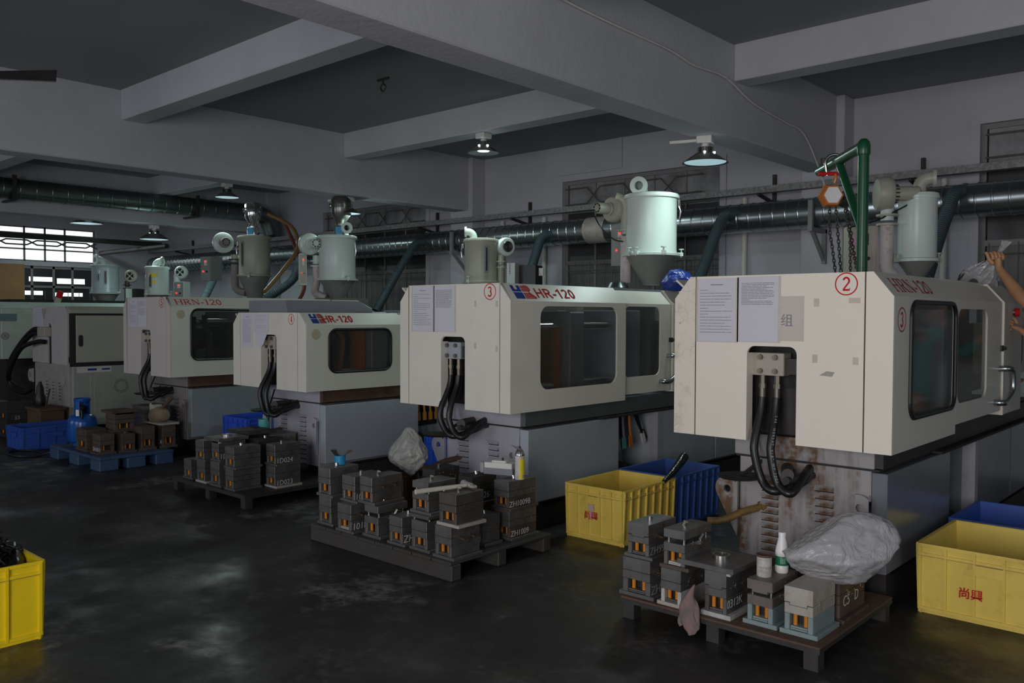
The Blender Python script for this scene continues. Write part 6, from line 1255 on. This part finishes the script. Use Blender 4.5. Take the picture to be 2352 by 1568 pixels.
# raised fist closed round the neck of the bag: four unequal fingers and the thumb
ax = AX; cam_d = Vector((.67, -.742, 0)); sd = RT.copy()
skinfig('palm', [(wr-ax*.012, (.029, .024)), (wr+ax*.022, (.038, .024)), (wr+ax*.058, (.046, .024)), (wr+ax*.078, (.044, .020))], [(0, 1), (1, 2), (2, 3)], M_skin, pers)
for i, (o_, l_) in enumerate(((-.037, .90), (-.013, 1.05), (.012, 1.0), (.036, .80))):
    k = wr+ax*.074+sd*o_; f = [k-ax*.02+cam_d*.002, k+ax*.006+cam_d*.012, k+ax*.036*l_-cam_d*.004, k+ax*.036*l_-cam_d*.036, k+ax*.006-cam_d*.050, k-ax*.012-cam_d*.044]
    skinfig('finger', [(f[0], .0125), (f[1], .0130), (f[2], .0118), (f[3], .0108), (f[4], .0098), (f[5], .0085)], [(0, 1), (1, 2), (2, 3), (3, 4), (4, 5)], M_skin, pers)
th = [wr+ax*.022-sd*.026-cam_d*.008, wr+ax*.060-sd*.052-cam_d*.016, wr+ax*.094-sd*.056-cam_d*.022, wr+ax*.116-sd*.070-cam_d*.020]
skinfig('thumb', [(th[0], .017), (th[1], .0150), (th[2], .0130), (th[3], .0100)], [(0, 1), (1, 2), (2, 3)], M_skin, pers)
# lower hand resting flat against the cover edge
hd = Vector((-.8, .35, .32)).normalized(); q2 = wr2+hd*.045; s2 = Vector((0.25, -.2, .95)).normalized()
skinfig('palm', [(wr2, (.026, .022)), (wr2+hd*.03, (.034, .018)), (wr2+hd*.07, (.037, .016))], [(0, 1), (1, 2)], M_skin, pers)
for o_, l_ in ((-.028, .8), (-.009, 1.), (.010, 1.05), (.029, .92)):
    k = wr2+hd*.07+s2*o_; skinfig('finger', [(k-hd*.01, .010), (k+hd*.028*l_, .0098), (k+hd*.052*l_-Vector((0, .0, .010)), .0088), (k+hd*.070*l_-Vector((0, 0, .022)), .0075)], [(0, 1), (1, 2), (2, 3)], M_skin, pers)
skinfig('thumb', [(wr2+hd*.03+s2*.028, .013), (wr2+hd*.055+s2*.052, .0115), (wr2+hd*.085+s2*.06, .009)], [(0, 1), (1, 2)], M_skin, pers)
# clothes a little proud of the body
C_ = [(N[0][0]+Vector((0, 0, -.05)), (.158, .125)), (N[1][0], (.152, .116)), (N[2][0], (.176, .12)), (N[3][0], (.075, .066)), (sh1, .066), (sh1.lerp(elb, .42), .060), (sh2, .066), (elb2, .052), (elb2.lerp(wr2, .55), .050)]
skinfig('shirt', C_, [(0, 1), (1, 2), (2, 3), (2, 4), (4, 5), (2, 6), (6, 7), (7, 8)], M_tealcloth, pers)
D_ = [(N[0][0], (.162, .122)), (N[17][0], .092), (N[18][0], .070), (N[19][0], .056), (N[21][0], .092), (N[22][0], .070), (N[23][0], .056)]
skinfig('trousers', D_, [(0, 1), (1, 2), (2, 3), (0, 4), (4, 5), (5, 6)], M_navy, pers)
for y in (6.77, 6.99): MB().lathe([(.03, -.13), (.045, -.1), (.045, .05), (.04, .10), (.02, .12)], W_(-1.03, y, .04), 14, (Vector((0, 1, 0)), Vector((0, 0, .85)), Vector((-1, 0, 0)))).build('shoe', M_black, pers, True)
# head with face, looking at the hands
hc = W_(-1.085, 6.885, 1.69); bm = bmesh.new(); bmesh.ops.create_uvsphere(bm, u_segments=32, v_segments=24, radius=1)
for v in bm.verts:
    x, y, z = v.co; fx = -x   # face towards -X
    r = Vector((.098*x, .076*y*(1-.12*max(0, -z)), .118*z))
    if fx > .2: r.x += -.010*math.exp(-((y/.22)**2+((z+.12)/.25)**2))*2.2*(fx) + .006*math.exp(-(((abs(y)-.38)/.2)**2+((z-.05)/.15)**2)) - .006*math.exp(-((y/.35)**2+((z+.55)/.12)**2))
    if z < -.4: r.x -= .012*(fx > 0)*(-z-.4)
    v.co = r+hc
me = bpy.data.meshes.new('head'); bm.to_mesh(me); bm.free(); me.materials.append(M_skin); me.polygons.foreach_set('use_smooth', [True]*len(me.polygons)); ho = bpy.data.objects.new('head', me); COL.objects.link(ho); ho.parent = pers
for s in (-1, 1):
    MB().lathe([(.001, -.009), (.008, -.006), (.009, 0), (.006, .007), (.001, .009)], hc+Vector((-.086, s*.030, .006)), 12, 'x').build('eye', M_white, ho, True)
    MB().lathe([(.001, -.006), (.022, -.004), (.030, 0), (.022, .006), (.001, .005)], hc+Vector((.008, s*.077, -.004)), 14, 'y').build('ear', M_skin, ho, True)
MB().bar(hc+Vector((-.100, -.022, -.062)), hc+Vector((-.100, .022, -.062)), .006, .010).build('mouth', M_redfade, ho)
bm = bmesh.new(); bmesh.ops.create_uvsphere(bm, u_segments=28, v_segments=18, radius=1)
for v in bm.verts: x, y, z = v.co; v.co = hc+Vector((.014+.100*x, .083*y, .022+.112*z*(1 if z > -.25 else .5))) + Vector((.035 if x < -.5 and z < .45 else 0, 0, 0))
me = bpy.data.meshes.new('hair'); bm.to_mesh(me); bm.free(); me.materials.append(M_hair); me.polygons.foreach_set('use_smooth', [True]*len(me.polygons)); o = bpy.data.objects.new('hair', me); COL.objects.link(o); o.parent = ho
# the clear bag held by its twisted neck
a, b, c = Vector((-1.505, 6.965, 2.19)), Vector((-1.585, 6.965, 2.075)), Vector((-1.715, 7.04, 1.925))
t = thing('plastic_bag', 'clear bag with dark pellets gripped by the raised hand above the machine numbered 2', 'bag', c)
def bagskin(r, off, n=28):
    mb = MB(); rings = []; P = [a-c, a.lerp(b, .25)-c, a.lerp(b, .6)-c, b-c, b.lerp(c, .2)-c, b.lerp(c, .5)-c, b.lerp(c, .85)-c, Vector((-.015, .01, -.045)), Vector((-.02, .01, -.085))]
    for j, (p, rr) in enumerate(zip(P, r)):
        e1 = RT; e2 = Vector((.25, .3, .75)).normalized() if j < 6 else BK; ring = []
        for i in range(n):
            q = 2*PI*i/n; k = rr*(1+.16*math.sin(5*q+j*1.3)+.10*math.sin(9*q-j))+off; ring.append(mb.bm.verts.new(p+e1*(k*math.cos(q))+BK*(k*.8*math.sin(q))+Vector((0, 0, -.25*k*math.cos(q)))))
        rings.append(ring)
    mb.skin(rings, False, True); return mb
bagskin([.034, .024, .014, .016, .045, .085, .125, .13, .05], 0).build('film', MATS['clear_polythene'], t, True)
MB().lathe([(.02, -.085), (.11, -.06), (.118, -.02), (.105, .04), (.075, .075), (.0, .09)], (-.02, .01, 0), 24).build('pellets', mat('dark_pellets', (.05, .038, .036), .6, bump=.6, bscale=90), t, True)
